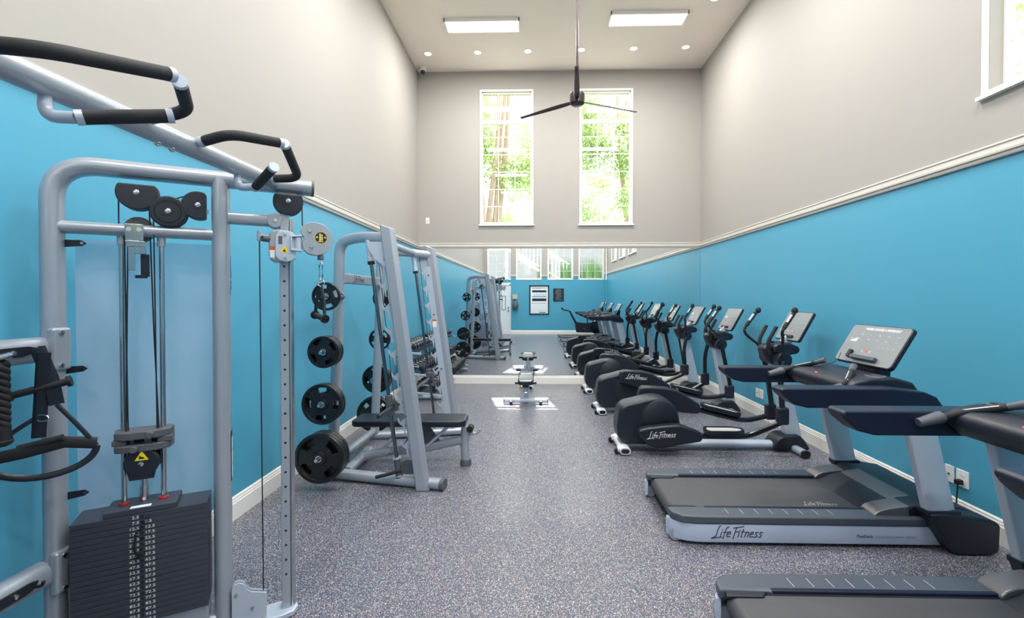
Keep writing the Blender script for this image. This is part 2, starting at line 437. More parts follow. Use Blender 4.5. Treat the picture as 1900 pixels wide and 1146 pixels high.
for i, (a, b) in enumerate(FW): window(1 + i, 'F', a, b, *FZ, rowz, 4.70, rec=0.05)
for i, (a, b) in enumerate(RW): window(3 + i, 'R', a, b, *FZ, rowz, 4.70, rec=0.12)
for i, (a, b) in enumerate(BW): window(6 + i, 'B', a, b, *BZ, [BZ[0] + 0.30 + 0.31 * k for k in range(6)], None, casing=0.055, sill=False)

# mirror wall: three tall panels, each hung a hair off plumb
def mirror_panel(x0, x1, s, t, label):
    org = Vector(((x0 + x1) / 2, YF - 0.014, 1.30)); hw = (x1 - x0) / 2 - 0.0008; z0, z1 = 0.163, ZR - 0.002
    o = MB().box((org.x - hw, org.y - 0.003, z0), (org.x + hw, org.y + 0.003, z1)).build('mirror_panel', M['mirror'], None, org=org, smooth=False)
    o.rotation_euler = (math.atan(-t) * 1.0, 0, math.atan(s))
    tag(o, label, 'mirror', 'frameless mirror panels along the far wall'); return o
mirror_panel(XL + 0.002, -0.436, 0.0, -0.0030, 'left third of the frameless wall mirror, beside the dumbbell rack')
mirror_panel(-0.436, 1.25, 0.0050, -0.0030, 'middle third of the frameless wall mirror, directly behind the small bench')
mirror_panel(1.25, XR - 0.002, 0.0, -0.0030, 'right third of the frameless wall mirror, behind the farthest elliptical')

# door in the back wall (seen in the mirror)
d = struct(MB().box((-1.93, YB - 0.05, 0.0), (-1.03, YB - 0.01, 2.0)).build('door_1', M['door'], smooth=False))
MB().box((-1.99, YB - 0.02, 0), (-1.93, YB + 0.016, 2.04)).box((-1.03, YB - 0.02, 0), (-0.95, YB + 0.016, 2.04)).box((-1.99, YB - 0.02, 2.0), (-0.95, YB + 0.016, 2.09)).build('door_casing', M['trim'], d, smooth=False)
fr = MB()
for a, b in (((-1.36, 0.98), (-1.34, 1.56)), ((-1.22, 0.98), (-1.20, 1.56)), ((-1.36, 0.98), (-1.20, 1.0)), ((-1.36, 1.54), (-1.20, 1.56))):
    fr.box((a[0], YB - 0.012, a[1]), (b[0], YB - 0.002, b[1]))
fr.build('vision_frame', M['black'], d, smooth=False)
MB().box((-1.34, YB - 0.0095, 1.0), (-1.22, YB - 0.006, 1.54)).build('vision_pane', M['paper'], d, smooth=False)
for z in (0.95, 1.08): MB().cyl((-1.09, YB - 0.01, z), (-1.09, YB + 0.05, z), 0.024).build('door_knob' if z < 1 else 'deadbolt', M['darksteel'], d)

# ------------------------------------------------------------------ ceiling fittings
def ceiling_panel(x, y, label):
    t = thing('ceiling_light', label, 'ceiling light', (x, y, ZC), 'ceiling light panels')
    hx, hy = 0.55, 0.155
    f = MB()
    for a, b in (((-hx, -hy), (hx, -hy + 0.015)), ((-hx, hy - 0.015), (hx, hy)), ((-hx, -hy), (-hx + 0.015, hy)), ((hx - 0.015, -hy), (hx, hy))):
        f.box((x + a[0], y + a[1], ZC - 0.045), (x + b[0], y + b[1], ZC - 0.001))
    f.build('frame', M['trim'], t, smooth=False)
    MB().box((x - hx + 0.015, y - hy + 0.015, ZC - 0.035), (x + hx - 0.015, y + hy - 0.015, ZC - 0.02)).build('diffuser', M['panel'], t, smooth=False)
    l = bpy.data.lights.new('panel_lamp', 'AREA'); l.shape = 'RECTANGLE'; l.size = 1.05; l.size_y = 0.27; l.energy = PANEL_W; l.color = (1.0, 0.985, 0.96)
    lo = bpy.data.objects.new('panel_lamp', l); COL.objects.link(lo); lo.location = (0, 0, -0.05); lo.parent = t
    return t
for r_, (y, lab) in enumerate(((6.88, 'near the far wall'), (4.2, 'behind the fan'), (1.6, 'above the treadmills'), (-0.9, 'by the back wall'))):
    ceiling_panel(-0.78, y + (0.0 if r_ else 0.02), 'long white ceiling light panel %s, on the left side' % lab)
    ceiling_panel(1.62, y - (0.0 if r_ else 0.09), 'long white ceiling light panel %s, on the right side' % lab)
def downlight(x, y, label):
    t = thing('downlight', label, 'ceiling light', (x, y, ZC), 'round recessed downlights')
    MB().lathe((x, y, ZC), (0, 0, -1), [(0.055, 0.0), (0.075, 0.0), (0.075, 0.006), (0.055, 0.010)], n=24).build('trim_ring', M['trim'], t)
    MB().cyl((x, y, ZC - 0.002), (x, y, ZC - 0.008), 0.056, n=24).build('lens', M['bulb'], t)
    return t
for i, x in enumerate((-1.78, -0.95, -0.12, 0.75, 1.60, 2.43)):
    downlight(x, 7.70 - 0.02 * i, ('small round white downlight over the mirror wall, ' + ['leftmost beside the security camera', 'second from the left', 'third from the left, above the left window', 'fourth from the left, behind the fan rod', 'second from the right', 'rightmost of the row']['012345'.index(str(i))]))
downlight(2.43, 6.38, 'small round white downlight at the top edge, nearest the camera along the right wall')

t = thing('security_camera', 'small white dome security camera in the corner under the ceiling', 'security camera', (-1.98, 8.18, ZC))
MB().lathe((-1.98, 8.18, ZC), (0, 0, -1), [(0.0, 0.0), (0.055, 0.0), (0.062, 0.02), (0.062, 0.055), (0.045, 0.075), (0.0, 0.075)], n=24).build('housing', M['trim'], t)
MB().ball((-1.975, 8.165, ZC - 0.075), 0.042).build('dome', M['black_gloss'], t)

# ceiling fan
FX, FY, FZc = 0.448, 5.0, 3.68
t = thing('ceiling_fan', 'dark bronze three-blade ceiling fan on a long rod', 'ceiling fan', (FX, FY, FZc))
MB().cyl((FX, FY, FZc + 0.08), (FX, FY, ZC - 0.05), 0.0125).build('downrod', M['fan'], t)
MB().lathe((FX, FY, ZC), (0, 0, -1), [(0.0, 0.0), (0.07, 0.0), (0.07, 0.03), (0.03, 0.07), (0.0, 0.07)], n=24).build('canopy', M['fan'], t)
MB().lathe((FX, FY, FZc), (0, 0, 1), [(0.0, -0.075), (0.060, -0.070), (0.078, -0.055), (0.080, 0.04), (0.074, 0.055), (0.03, 0.06), (0.022, 0.14), (0.0, 0.14)], n=36).build('motor', M['fan'], t)
for k, a in enumerate((24, 144, 264.5)):
    a = R(a); dx = Vector((math.cos(a), math.sin(a), 0)); dy = Vector((-math.sin(a), math.cos(a), 0)); c = Vector((FX, FY, FZc - 0.03))
    mb = MB(); P = []
    for i in range(13):
        s = i / 12; r = 0.07 + 0.69 * s; wd = 0.018 + 0.011 * math.sin(PI * min(1, s * 1.2) ** 0.8) * (1 - 0.5 * s)
        tw = R(16 - 8 * s); P.append((r, wd, tw))
    vs = []; n = 13
    for r, wd, tw in P:
        for sgn, zz in ((-1, 0.004), (1, 0.004), (1, -0.004), (-1, -0.004)):
            vs.append(c + dx * r + dy * (sgn * wd * math.cos(tw)) + Vector((0, 0, sgn * wd * math.sin(tw) + zz)))
    fs = [(0, 1, 2, 3), (4 * (n - 1) + 3, 4 * (n - 1) + 2, 4 * (n - 1) + 1, 4 * (n - 1))]
    for i in range(n - 1):
        for j in range(4): fs.append((i * 4 + j, (i + 1) * 4 + j, (i + 1) * 4 + (j + 1) % 4, i * 4 + (j + 1) % 4))
    mb._add(vs, fs); mb.build('blade', M['fan'], t)

# ------------------------------------------------------------------ wall plates
def wall_plate(name, y, z, label, kind, cat, w_=0.036, h=0.058):
    t = thing(name, label, cat, (XR, y, z))
    MB().box((XR - 0.006, y - w_, z - h), (XR - 0.0002, y + w_, z + h)).build('cover', M['white'], t, bevel=0.002)
    if kind == 'outlet':
        for dz in (0.02, -0.02):
            MB().lathe((XR - 0.006, y, z + dz), (-1, 0, 0), [(0.0, 0.0), (0.017, 0.0), (0.017, 0.0015), (0.0, 0.0015)], n=20).build('socket', M['trim'], t)
            MB().box((XR - 0.0082, y - 0.008, z + dz - 0.004), (XR - 0.0074, y - 0.006, z + dz + 0.006)).box((XR - 0.0082, y + 0.006, z + dz - 0.004), (XR - 0.0074, y + 0.008, z + dz + 0.006)).build('slots', M['ink'], t, smooth=False)
    else:
        MB().cyl((XR - 0.006, y, z), (XR - 0.014, y, z), 0.006).build('jack', M['darksteel'], t)
    return t
wall_plate('outlet_plate', 3.335, 0.31, 'narrow white wall plate with a round jack, left of the plugged-in outlet', 'jack', 'wall plate')
wall_plate('power_outlet', 3.235, 0.31, 'white wall outlet with a black plug, behind the nearest treadmill post', 'outlet', 'outlet', 0.046)
wall_plate('outlet_plate', 6.165, 0.30, 'white wall plate behind the nearest elliptical, left one of the pair', 'jack', 'wall plate', 0.045)
wall_plate('power_outlet', 6.06, 0.305, 'white wall outlet behind the nearest elliptical, right one of the pair', 'outlet', 'outlet', 0.045)
t = thing('treadmill_cable', 'black cable with its plug pushed into the wall outlet behind the treadmill', 'cable', (XR, 3.235, 0.29))
MB().box((XR - 0.05, 3.218, 0.272), (XR - 0.009, 3.252, 0.306)).build('plug', M['rubber'], t, bevel=0.006)
MB().sweep([(XR - 0.035, 3.235, 0.275), (XR - 0.045, 3.23, 0.2), (XR - 0.05, 3.23, 0.05), (XR - 0.07, 3.25, 0.006), (XR - 0.10, 3.3, 0.006)], 0.0045, fil=0.03, n=8).build('cord', M['rubber'], t)
t = thing('light_switch', 'small cream switch plate high on the far wall left of the window', 'light switch', (-1.94, YF, 2.93))
MB().box((-1.975, YF - 0.006, 2.88), (-1.905, YF - 0.0002, 2.99)).build('cover', M['trim'], t, bevel=0.002)
MB().box((-1.946, YF - 0.016, 2.925), (-1.934, YF - 0.005, 2.945)).build('toggle', M['beige'], t)
# ================================================================== ELLIPTICALS
def build_elliptical(yc, phase, label):
    """phase 0: near pedal low; phase 1: near pedal high. world-space numbers are for yc = 4.79"""
    OX = 0.82
    t = thing('elliptical_trainer', label, 'elliptical machine', (OX, yc, 0), 'elliptical trainers facing the right wall')
    y = lambda v: yc + v
    # base
    b = MB()
    b.sweep([(0.88, y(0), 0.055), (2.62, y(0), 0.055)], 0.062, 0.036, n=18, sq=0.8)
    b.sweep([(2.60, y(-0.27), 0.045), (2.60, y(0.27), 0.045)], 0.040, 0.032, n=18, sq=0.8)
    b.build('base_frame', M['silver_light'], t)
    s = MB(); s.sweep([(0.885, y(-0.245), 0.045), (0.885, y(0.245), 0.045)], 0.052, 0.033, n=20, sq=0.7)
    st = s.build('rear_stabilizer', M['white_coat'], t)
    e = MB()
    for sg in (-1, 1): e.sweep([(0.885, y(sg * 0.2452), 0.045), (0.885, y(sg * 0.248), 0.045)], 0.040, 0.022, n=20, sq=0.7)
    e.build('end_plug', M['black_gloss'], st)
    for sg in (-1, 1):
        MB().sweep([(2.60, y(sg * 0.27), 0.045), (2.60, y(sg * 0.30), 0.045)], 0.043, 0.036, n=18, sq=0.8).build('rubber_foot', M['rubber'], t, bevel=0.006)
        wy = y(sg * 0.185)
        wh = MB().sweep([(0.87, wy, 0.055), (0.815, wy, 0.05)], 0.026, 0.030, n=14, sq=0.7).build('caster_housing', M['white_coat'], t, bevel=0.004)
        MB().cyl((0.812, wy - 0.018, 0.028), (0.812, wy + 0.018, 0.028), 0.0275, n=20).build('caster_wheel', M['rubber'], wh, bevel=0.004)
    # flywheel housing
    prof = [(0.895, 0.075), (0.835, 0.15), (0.822, 0.24), (0.840, 0.40), (0.862, 0.45), (0.92, 0.485), (1.03, 0.51), (1.10, 0.53), (1.16, 0.545), (1.23, 0.550), (1.30, 0.538), (1.36, 0.505), (1.41, 0.45), (1.44, 0.38), (1.455, 0.30), (1.46, 0.075)]
    MB().xz(prof, y(-0.13), y(0.13)).build('flywheel_housing', M['black'], t, bevel=0.035, seg=5)
    for sg in (-1, 1):
        MB().lathe((1.245, y(sg * 0.128), 0.345), (0, sg, 0), [(0, 0), (0.178, 0), (0.176, 0.008), (0.168, 0.013), (0, 0.015)], n=48).build('side_disc', M['black'], t)
    low = [(1.01, 0.262), (1.09, 0.284), (1.25, 0.303), (1.36, 0.312), (1.42, 0.310), (1.60, 0.245), (1.633, 0.206), (1.617, 0.150), (1.41, 0.118), (1.26, 0.085), (1.18, 0.085), (1.10, 0.112), (1.03, 0.177), (1.005, 0.23)]
    high = [(1.108, 0.45), (1.104, 0.52), (1.118, 0.58), (1.155, 0.602), (1.25, 0.600), (1.405, 0.589), (1.533, 0.558), (1.752, 0.416), (1.766, 0.361), (1.743, 0.31), (1.57, 0.323), (1.40, 0.36), (1.20, 0.42)]
    for sg in (-1, 1):
        is_low = (sg == -1) == (phase == 0)
        q = low if is_low else high
        a, c = y(sg * 0.165), y(sg * 0.275)
        lk = MB().xz(q, min(a, c), max(a, c)).build('crank_cover', M['black'], t, bevel=0.022, seg=4)
        ly = c + sg * 0.0007
        if is_low: o, xd, yd = (1.11, ly, 0.185), (1, 0, 0.05), (-0.05, 0, 1)
        else: o, xd, yd = (1.20, ly, 0.50), (1, 0, -0.10), (0.10, 0, 1)
        if sg == 1: o = (1.46 if is_low else 1.56, ly, o[2]); xd = (-1, 0, -xd[2])
        logo(o, xd, yd, 0.060, M['white'], lk)
        ay = y(sg * 0.215)
        if is_low:
            path = [(1.55, ay, 0.200), (1.80, ay, 0.190), (2.09, ay, 0.195), (2.39, y(sg * 0.25), 0.345)]; jx, jz = 2.395, 0.405; px0, px1, pz0, pz1 = 1.67, 2.03, 0.232, 0.232
        else:
            path = [(1.70, ay, 0.365), (1.95, ay, 0.300), (2.24, ay, 0.232), (2.53, y(sg * 0.25), 0.285)]; jx, jz = 2.53, 0.325; px0, px1, pz0, pz1 = 1.79, 2.18, 0.385, 0.290
        arm = MB().sweep(path, 0.024, 0.028, fil=0.10, n=16, nf=8).build('pedal_arm', M['black_gloss'], t)
        # foot tray
        u = Vector((px1 - px0, 0, pz1 - pz0)); L = u.length; u.normalize(); wv = Vector((-u.z, 0, u.x)); o_ = Vector((px0, ay - 0.0, pz0))
        fn = lambda a_, b_, d_: o_ + u * a_ + Vector((0, 1, 0)) * b_ + wv * d_
        ctr = ay
        out = [(0.0, -0.06), (0.03, -0.085), (L - 0.08, -0.085), (L, -0.04), (L, 0.04), (L - 0.08, 0.085), (0.03, 0.085), (0, 0.06)]
        tr = MB().prism(out, -0.012, 0.012, fn)
        rim = [(p, q_) for p, q_ in zip(out, out[1:] + out[:1])]
        pts = [fn(a_, b_, 0.020) for a_, b_ in out] + [fn(*out[0], 0.020)]
        tr.sweep(pts, 0.007, 0.017, up=wv, fil=0.02, n=10, sq=0.6)
        tray = tr.build('foot_pedal', M['black'], t)
        inn = [(0.02, -0.05), (0.04, -0.07), (L - 0.085, -0.07), (L - 0.015, -0.03), (L - 0.015, 0.03), (L - 0.085, 0.07), (0.04, 0.07), (0.02, 0.05)]
        MB().prism(inn, 0.012, 0.026, fn).build('tread_pad', M['pedal'], tray, smooth=False)
        hy = y(sg * 0.250)
        j = MB().box((jx - 0.055, hy - 0.036, jz - 0.085), (jx + 0.055, hy + 0.036, jz + 0.085)).build('link_joint', M['black'], t, bevel=0.022, seg=4)
        MB().sweep(([(2.395, hy, 0.46), (2.385, y(sg * 0.225), 0.75), (2.43, y(sg * 0.215), 0.93)] if is_low else [(2.545, hy, 0.38), (2.495, y(sg * 0.225), 0.65), (2.44, y(sg * 0.215), 0.93)]), 0.026, 0.026, fil=0.1, n=16).build('swing_arm', M['black_gloss'], t)
        if is_low:
            hp = [(2.43, y(sg * 0.215), 0.96), (2.405, y(sg * 0.225), 1.08), (2.400, y(sg * 0.24), 1.17), (2.385, y(sg * 0.25), 1.215), (2.41, y(sg * 0.25), 1.265)]
            gp = [(2.405, y(sg * 0.25), 1.255), (2.50, y(sg * 0.245), 1.40)]; bp = (2.512, y(sg * 0.24), 1.425)
        else:
            hp = [(2.43, y(sg * 0.215), 0.98), (2.38, y(sg * 0.235), 1.06), (2.33, y(sg * 0.25), 1.10), (2.265, y(sg * 0.26), 1.16), (2.25, y(sg * 0.26), 1.21), (2.28, y(sg * 0.26), 1.26)]
            gp = [(2.275, y(sg * 0.26), 1.25), (2.37, y(sg * 0.255), 1.39)]; bp = (2.395, y(sg * 0.25), 1.415)
        h = MB().sweep(hp, 0.0145, fil=0.05, n=14).build('moving_handle', M['black_gloss'], t)
        g = MB().sweep(gp, 0.020, n=16).ball(bp, 0.030, (1.0, 0.9, 1.1)).build('grip', M['foam'], h)
        a_, b_ = Vector(gp[0]), Vector(gp[1])
        MB().sweep([a_.lerp(b_, 0.38) + Vector((-0.009, -0.005, 0.0)), a_.lerp(b_, 0.88) + Vector((-0.009, -0.005, 0.0))], 0.0145, n=14).build('pulse_sensor', M['silver_light'], h)
    # mast, foot cover
    MB().xz([(2.545, 0.14), (2.700, 0.14), (2.640, 0.42), (2.575, 0.70), (2.52, 0.93), (2.39, 0.95), (2.435, 0.70), (2.49, 0.42)], y(-0.055), y(0.055)).build('mast', M['silver_light'], t, bevel=0.02)
    MB().xz([(2.40, 0.022), (2.405, 0.08), (2.44, 0.14), (2.49, 0.168), (2.65, 0.172), (2.70, 0.12), (2.745, 0.05), (2.745, 0.022)], y(-0.11), y(0.11)).build('mast_shroud', M['black'], t, bevel=0.02, seg=4)
    # hub with drum
    MB().cyl((2.452, y(-0.185), 0.935), (2.452, y(0.20), 0.935), 0.073, n=32).build('pivot_drum', M['black'], t, bevel=0.008)
    hb = MB().xz([(2.38, 1.00), (2.37, 1.06), (2.42, 1.095), (2.53, 1.10), (2.62, 1.065), (2.645, 1.03), (2.62, 0.99), (2.50, 0.97)], y(-0.12), y(0.12)).build('hub_shroud', M['black'], t, bevel=0.025, seg=5)
    MB().xz([(2.29, 1.045), (2.34, 1.085), (2.44, 1.09), (2.47, 0.90), (2.42, 0.865), (2.36, 0.89), (2.31, 0.97)], y(-0.075), y(0.075)).build('hub_neck', M['black'], t, bevel=0.03, seg=5)
    MB().lathe((2.42, y(0.03), 1.094), (0, 0, 1), [(0.030, 0), (0.040, 0), (0.040, 0.010), (0.030, 0.012)], n=24).build('cup_ring', M['black_gloss'], hb)
    for sg in (-1, 1):
        MB().sweep([(2.36, y(sg * 0.075), 0.98), (2.335, y(sg * 0.09), 1.06), (2.335, y(sg * 0.095), 1.12), (2.41, y(sg * 0.10), 1.262)], 0.0185, fil=0.04, n=14).build('fixed_handle', M['foam'], t)
    # console
    c0 = Vector((2.555, y(0), 1.12)); ud = Vector((0.155, 0, 0.285)).normalized(); nd = Vector((-ud.z, 0, ud.x))
    fn = lambda a_, b_, d_: c0 + Vector((0, -1, 0)) * a_ + ud * b_ + nd * d_
    def rr(w_, h0, h1, r_):
        o_ = []
        for cx, cz, a0 in ((w_ - r_, h1 - r_, 0), (-w_ + r_, h1 - r_, 90), (-w_ + r_, h0 + r_, 180), (w_ - r_, h0 + r_, 270)):
            for k in range(5): th = R(a0 + k * 22.5); o_.append((cx + r_ * math.cos(th), cz + r_ * math.sin(th)))
        return o_
    cs = MB().prism(rr(0.222, 0.0, 0.325, 0.025), -0.028, 0.0, fn).build('console', M['black'], t, bevel=0.005)
    MB().prism(rr(0.214, 0.008, 0.317, 0.02), 0.0, 0.0015, fn).build('console_face', M['console'], cs, smooth=False)
    console_marks(fn, cs, 0.214, 0.32, False)
    MB().prism([(-0.10, 0.03), (0.10, 0.03), (0.10, 0.055), (-0.10, 0.055)], 0.0015, 0.022, fn).build('reading_rack', M['black'], cs, bevel=0.004)
    MB().sweep([(2.52, y(0), 1.075), (2.60, y(0), 1.14)], 0.05, 0.018, up=(0, 1, 0), n=14, sq=0.6).build('console_bracket', M['silver_light'], t)
    return t

def console_marks(fn, cs, hw, hh, big):
    """lit readouts and keys on a console face; fn(a,b,d)"""
    d0, d1 = 0.0016, 0.0024
    def q(mb, a, b, w_, h_): mb.prism([(a - w_, b - h_), (a + w_, b - h_), (a + w_, b + h_), (a - w_, b + h_)], d0, d1, fn)
    w1 = MB()
    for i in range(6):
        for j in range(2): q(w1, -hw * 0.80 + i * hw * 0.31, hh * (0.76 - 0.13 * j) + 0.0, 0.006 + 0.003 * ((i + j) % 2), 0.0009)
    for i in range(4): q(w1, hw * (0.30 + 0.16 * i), hh * 0.47, 0.003, 0.0012)
    for i in range(8): q(w1, -hw * 0.80 + i * 0.0085, hh * 0.56 + 0.0018 * i, 0.0034, 0.002 + 0.0018 * i)
    w1.build('readout_marks', M['led_w'], cs, smooth=False)
    def disc(mb, a, b, r_): mb.prism([(a + r_ * math.cos(2 * PI * k / 16), b + r_ * math.sin(2 * PI * k / 16)) for k in range(16)], d0, d1, fn)
    m1 = MB(); disc(m1, -0.005, hh * 0.33, 0.011); m1.build('stop_key', M['led_r'], cs, smooth=False)
    m1 = MB(); disc(m1, -0.045, hh * 0.33, 0.006); m1.build('start_key', M['led_g'], cs, smooth=False)
    m1 = MB(); disc(m1, 0.030, hh * 0.33, 0.006); m1.build('info_key', M['led_b'], cs, smooth=False)

E1 = build_elliptical(4.79, 0, 'black elliptical trainer nearest the camera, just beyond the treadmills')
E2 = build_elliptical(6.34, 1, 'middle black elliptical trainer of three, its near-side crank cover raised')
E3 = dup(E1, (-0.01, 2.89, 0), 'farthest black elliptical trainer, up against the mirror wall')

# ================================================================== TREADMILLS
def build_treadmill(yc, label):
    OX = 0.86
    t = thing('treadmill', label, 'treadmill', (OX, yc, 0), 'treadmills facing the right wall')
    y = lambda v: yc + v
    X0 = 0.86
    # silver skirt: rounded outline in plan, hollow look by the dark base inside
    def plan(w_, x0, x1, r_):
        o = []
        for k in range(7): th = R(180 + 15 * k); o.append((x0 + r_ + r_ * math.cos(th), -w_ + r_ + r_ * math.sin(th)))
        o += [(x1, -w_), (x1, w_)]
        for k in range(7): th = R(90 + 15 * k); o.append((x0 + r_ + r_ * math.cos(th), w_ - r_ + r_ * math.sin(th)))
        return o
    P3 = lambda a, b, d: (a, yc + b, d)
    # side skirts (open at the rear where the roller shows)
    for sg in (-1, 1):
        o = []
        pts = [(2.52, sg * 0.395), (1.02, sg * 0.395), (0.93, sg * 0.375), (0.872, sg * 0.325), (0.862, sg * 0.285)]
        path = [Vector((a, y(b), 0.079)) for a, b in pts]
        s = MB(); s.sweep(path, 0.012, 0.058, up=(0, 0, 1), fil=0.05, n=12, sq=0.35)
        sk = s.build('side_skirt', M['skirt'], t)
        if sg == -1:
            logo((1.125, y(-0.4078), 0.058), (1, 0, 0), (0, 0, 1), 0.068, M['darkprint'], sk)
            text_part('deck_lettering', 'FlexDeck', 0.026, (1.99, y(-0.4076), 0.066), (1, 0, 0), (0, 0, 1), M['darkprint'], sk)
            text_part('deck_lettering', 'Shock Absorption System', 0.024, (2.105, y(-0.4076), 0.066), (1, 0, 0), (0, 0, 1), M['silver'], sk)
        else:
            logo((1.48, y(0.4078), 0.058), (-1, 0, 0), (0, 0, 1), 0.068, M['darkprint'], sk)
        # foot rail
        q = [(X0, 0.272), (X0 + 0.008, 0.34), (X0 + 0.06, 0.398), (X0 + 0.16, 0.41), (2.42, 0.41), (2.42, 0.262), (1.10, 0.262), (1.085, 0.272)]
        fr_ = MB().prism([(a, b * sg) for a, b in q], 0.138, 0.188, P3).build('foot_rail', M['deck'], t, bevel=0.012)
        MB().prism([(1.10, sg * 0.262), (2.30, sg * 0.262), (2.30, sg * 0.288), (1.10, sg * 0.288)], 0.170, 0.1915, P3).build('rail_lip', M['navy'], fr_, bevel=0.006)
        tk = MB()
        for k in range(8):
            x = 1.22 + 0.093 * k
            tk.prism([(x, sg * 0.30), (x + 0.003, sg * 0.30), (x + 0.003 - 0.0, sg * 0.368), (x, sg * 0.368)], 0.1882, 0.1888, P3)
        tk.build('rail_ticks', M['skirt'], fr_, smooth=False)
        MB().prism([(X0 + 0.02, sg * 0.235), (X0 + 0.03, sg * 0.275), (1.08, sg * 0.275), (1.05, sg * 0.235)], 0.165, 0.181, P3).build('roller_guard', M['black'], t, bevel=0.006)
    # running belt with rounded rear roller
    bp = [(0.93, 0.07)] + [(0.93 + 0.042 * math.cos(R(270 - 15 * k)) * 1.0, 0.122 + 0.05 * math.sin(R(270 - 15 * k))) for k in range(0, 13)] + [(2.27, 0.172), (2.27, 0.07)]
    bl = MB().xz(bp, y(-0.255), y(0.255)).build('running_belt', M['belt'], t, smooth=True)
    logo((1.80, y(-0.20), 0.1728), (1, 0, 0), (0, 1, 0), 0.050, M['pedal'], bl)
    MB().box((1.0, y(-0.37), 0.022), (2.5, y(0.37), 0.12)).build('deck_frame', M['rubber'], t, smooth=False)
    for sg in (-1, 1):
        MB().cyl((0.90, y(sg * 0.30), 0.045), (0.90, y(sg * 0.35), 0.045), 0.042, n=20).build('rear_foot', M['silver'], t)
    # motor cover
    mc = MB()
    sec = [(2.40, 0.0), (2.37, 0.10), (2.33, 0.20), (2.36, 0.245), (2.45, 0.262), (2.60, 0.255), (2.74, 0.215), (2.785, 0.19), (2.79, 0.02), (2.74, 0.002), (2.52, 0.002)]
    side = [(2.37, 0.25), (2.40, 0.17), (2.445, 0.11), (2.50, 0.02), (2.56, 0.002), (2.73, 0.002), (2.785, 0.02), (2.79, 0.19), (2.74, 0.215), (2.62, 0.235), (2.45, 0.255)]
    mc.xz(side, y(-0.485), y(-0.36)); mc.xz(side, y(0.36), y(0.485))
    mc.xz([(2.10, 0.10), (2.10, 0.165), (2.22, 0.215), (2.36, 0.25), (2.50, 0.262), (2.66, 0.240), (2.78, 0.195), (2.785, 0.02), (2.3, 0.02)], y(-0.37), y(0.37))
    m_ = mc.build('motor_cover', M['black'], t, bevel=0.02, seg=4)
    # satin ramp and side lobes
    MB().xz([(2.175, 0.155), (2.185, 0.176), (2.25, 0.218), (2.34, 0.248), (2.44, 0.264), (2.44, 0.24), (2.30, 0.20)], y(-0.24), y(0.24)).build('cover_ramp', M['satin'], t, bevel=0.008)
    for sg in (-1, 1):
        a, b = y(sg * 0.245), y(sg * 0.372)
        MB().xz([(2.12, 0.172), (2.122, 0.190), (2.145, 0.212), (2.19, 0.228), (2.26, 0.240), (2.34, 0.250), (2.34, 0.18)], min(a, b), max(a, b)).build('cover_lobe', M['satin'], t, bevel=0.014, seg=4)
        # upright
        P_ = MB(); P_.prism([(2.375, -0.028), (2.40, -0.034), (2.50, -0.034), (2.555, -0.012), (2.555, 0.012), (2.50, 0.030), (2.40, 0.034), (2.375, 0.024)], 0, 1,
                  lambda a_, b_, d_: (a_ - 0.155 * d_ + 0.0, y(sg * (0.435 - 0.0 * d_)) + b_ * -sg * -1, 0.245 + d_ * 0.66))
        P_.build('upright', M['silver_light'], t, bevel=0.008)
        MB().box((2.365, y(sg * 0.435) - 0.04, 0.235), (2.565, y(sg * 0.435) + 0.04, 0.265)).build('upright_collar', M['black'], t, bevel=0.006)
        # arm rail
        a, b = y(sg * 0.365), y(sg * 0.49)
        ar = MB().xz([(1.49, 1.005), (1.478, 0.985), (1.50, 0.955), (1.56, 0.905), (1.64, 0.885), (2.10, 0.885), (2.16, 0.865), (2.22, 0.845), (2.44, 0.84), (2.44, 0.90), (2.40, 0.955), (2.33, 0.985), (2.15, 1.005)], min(a, b), max(a, b)).build('arm_rail', M['navy'], t, bevel=0.012, seg=4)
        # handlebar rising from the rail to the middle
        by = y(sg * 0.345)
        hbm = MB().sweep([(1.82, by, 0.955), (1.93, by, 0.985)], 0.030, 0.026, n=16, taper=(0.8, 1.1)).build('handle_socket', M['deck'], t, bevel=0.004)
        hd = MB().sweep([(1.90, by, 0.975), (2.00, y(sg * 0.30), 1.02), (2.10, y(sg * 0.19), 1.070)], 0.0165, fil=0.05, n=14).build('hand_grip', M['foam'], t)
        MB().sweep([(2.09, y(sg * 0.20), 1.066), (2.135, y(sg * 0.15), 1.092)], 0.024, 0.020, n=14, taper=(0.75, 1.1)).build('speed_control', M['deck'], hd, bevel=0.003)
        MB().sweep([(1.985, y(sg * 0.308), 1.026), (2.07, y(sg * 0.215), 1.068)], 0.010, 0.0035, n=8).build('pulse_sensor', M['silver_light'], hd)
    # cross bridge
    cb = MB().xz([(1.96, 0.955), (1.965, 1.0), (2.00, 1.025), (2.10, 1.045), (2.25, 1.05), (2.36, 1.02), (2.40, 0.96), (2.34, 0.90), (2.15, 0.875), (2.02, 0.90)], y(-0.37), y(0.37)).build('console_bridge', M['black'], t, bevel=0.02, seg=5)
    for sg in (-1, 1):
        MB().lathe((2.17, y(sg * 0.30), 1.045), (0, 0, 1), [(0.046, 0), (0.060, 0), (0.058, 0.008), (0.048, 0.010)], n=28).build('cup_ring', M['satin'], cb)
        MB().cyl((2.17, y(sg * 0.30), 1.0462), (2.17, y(sg * 0.30), 1.0475), 0.046, n=24).build('cup_well', M['rubber'], cb)
    MB().ball((2.0, y(0.03), 1.020), 0.009, (1.2, 2.0, 0.7)).build('safety_key', M['led_r'], cb)
    MB().sweep([(2.0, y(0.03), 1.025), (2.02, y(0.06), 1.05), (2.20, y(0.12), 1.09), (2.235, y(0.13), 1.15)], 0.0022, fil=0.03, n=6).build('safety_cord', M['rubber'], cb)
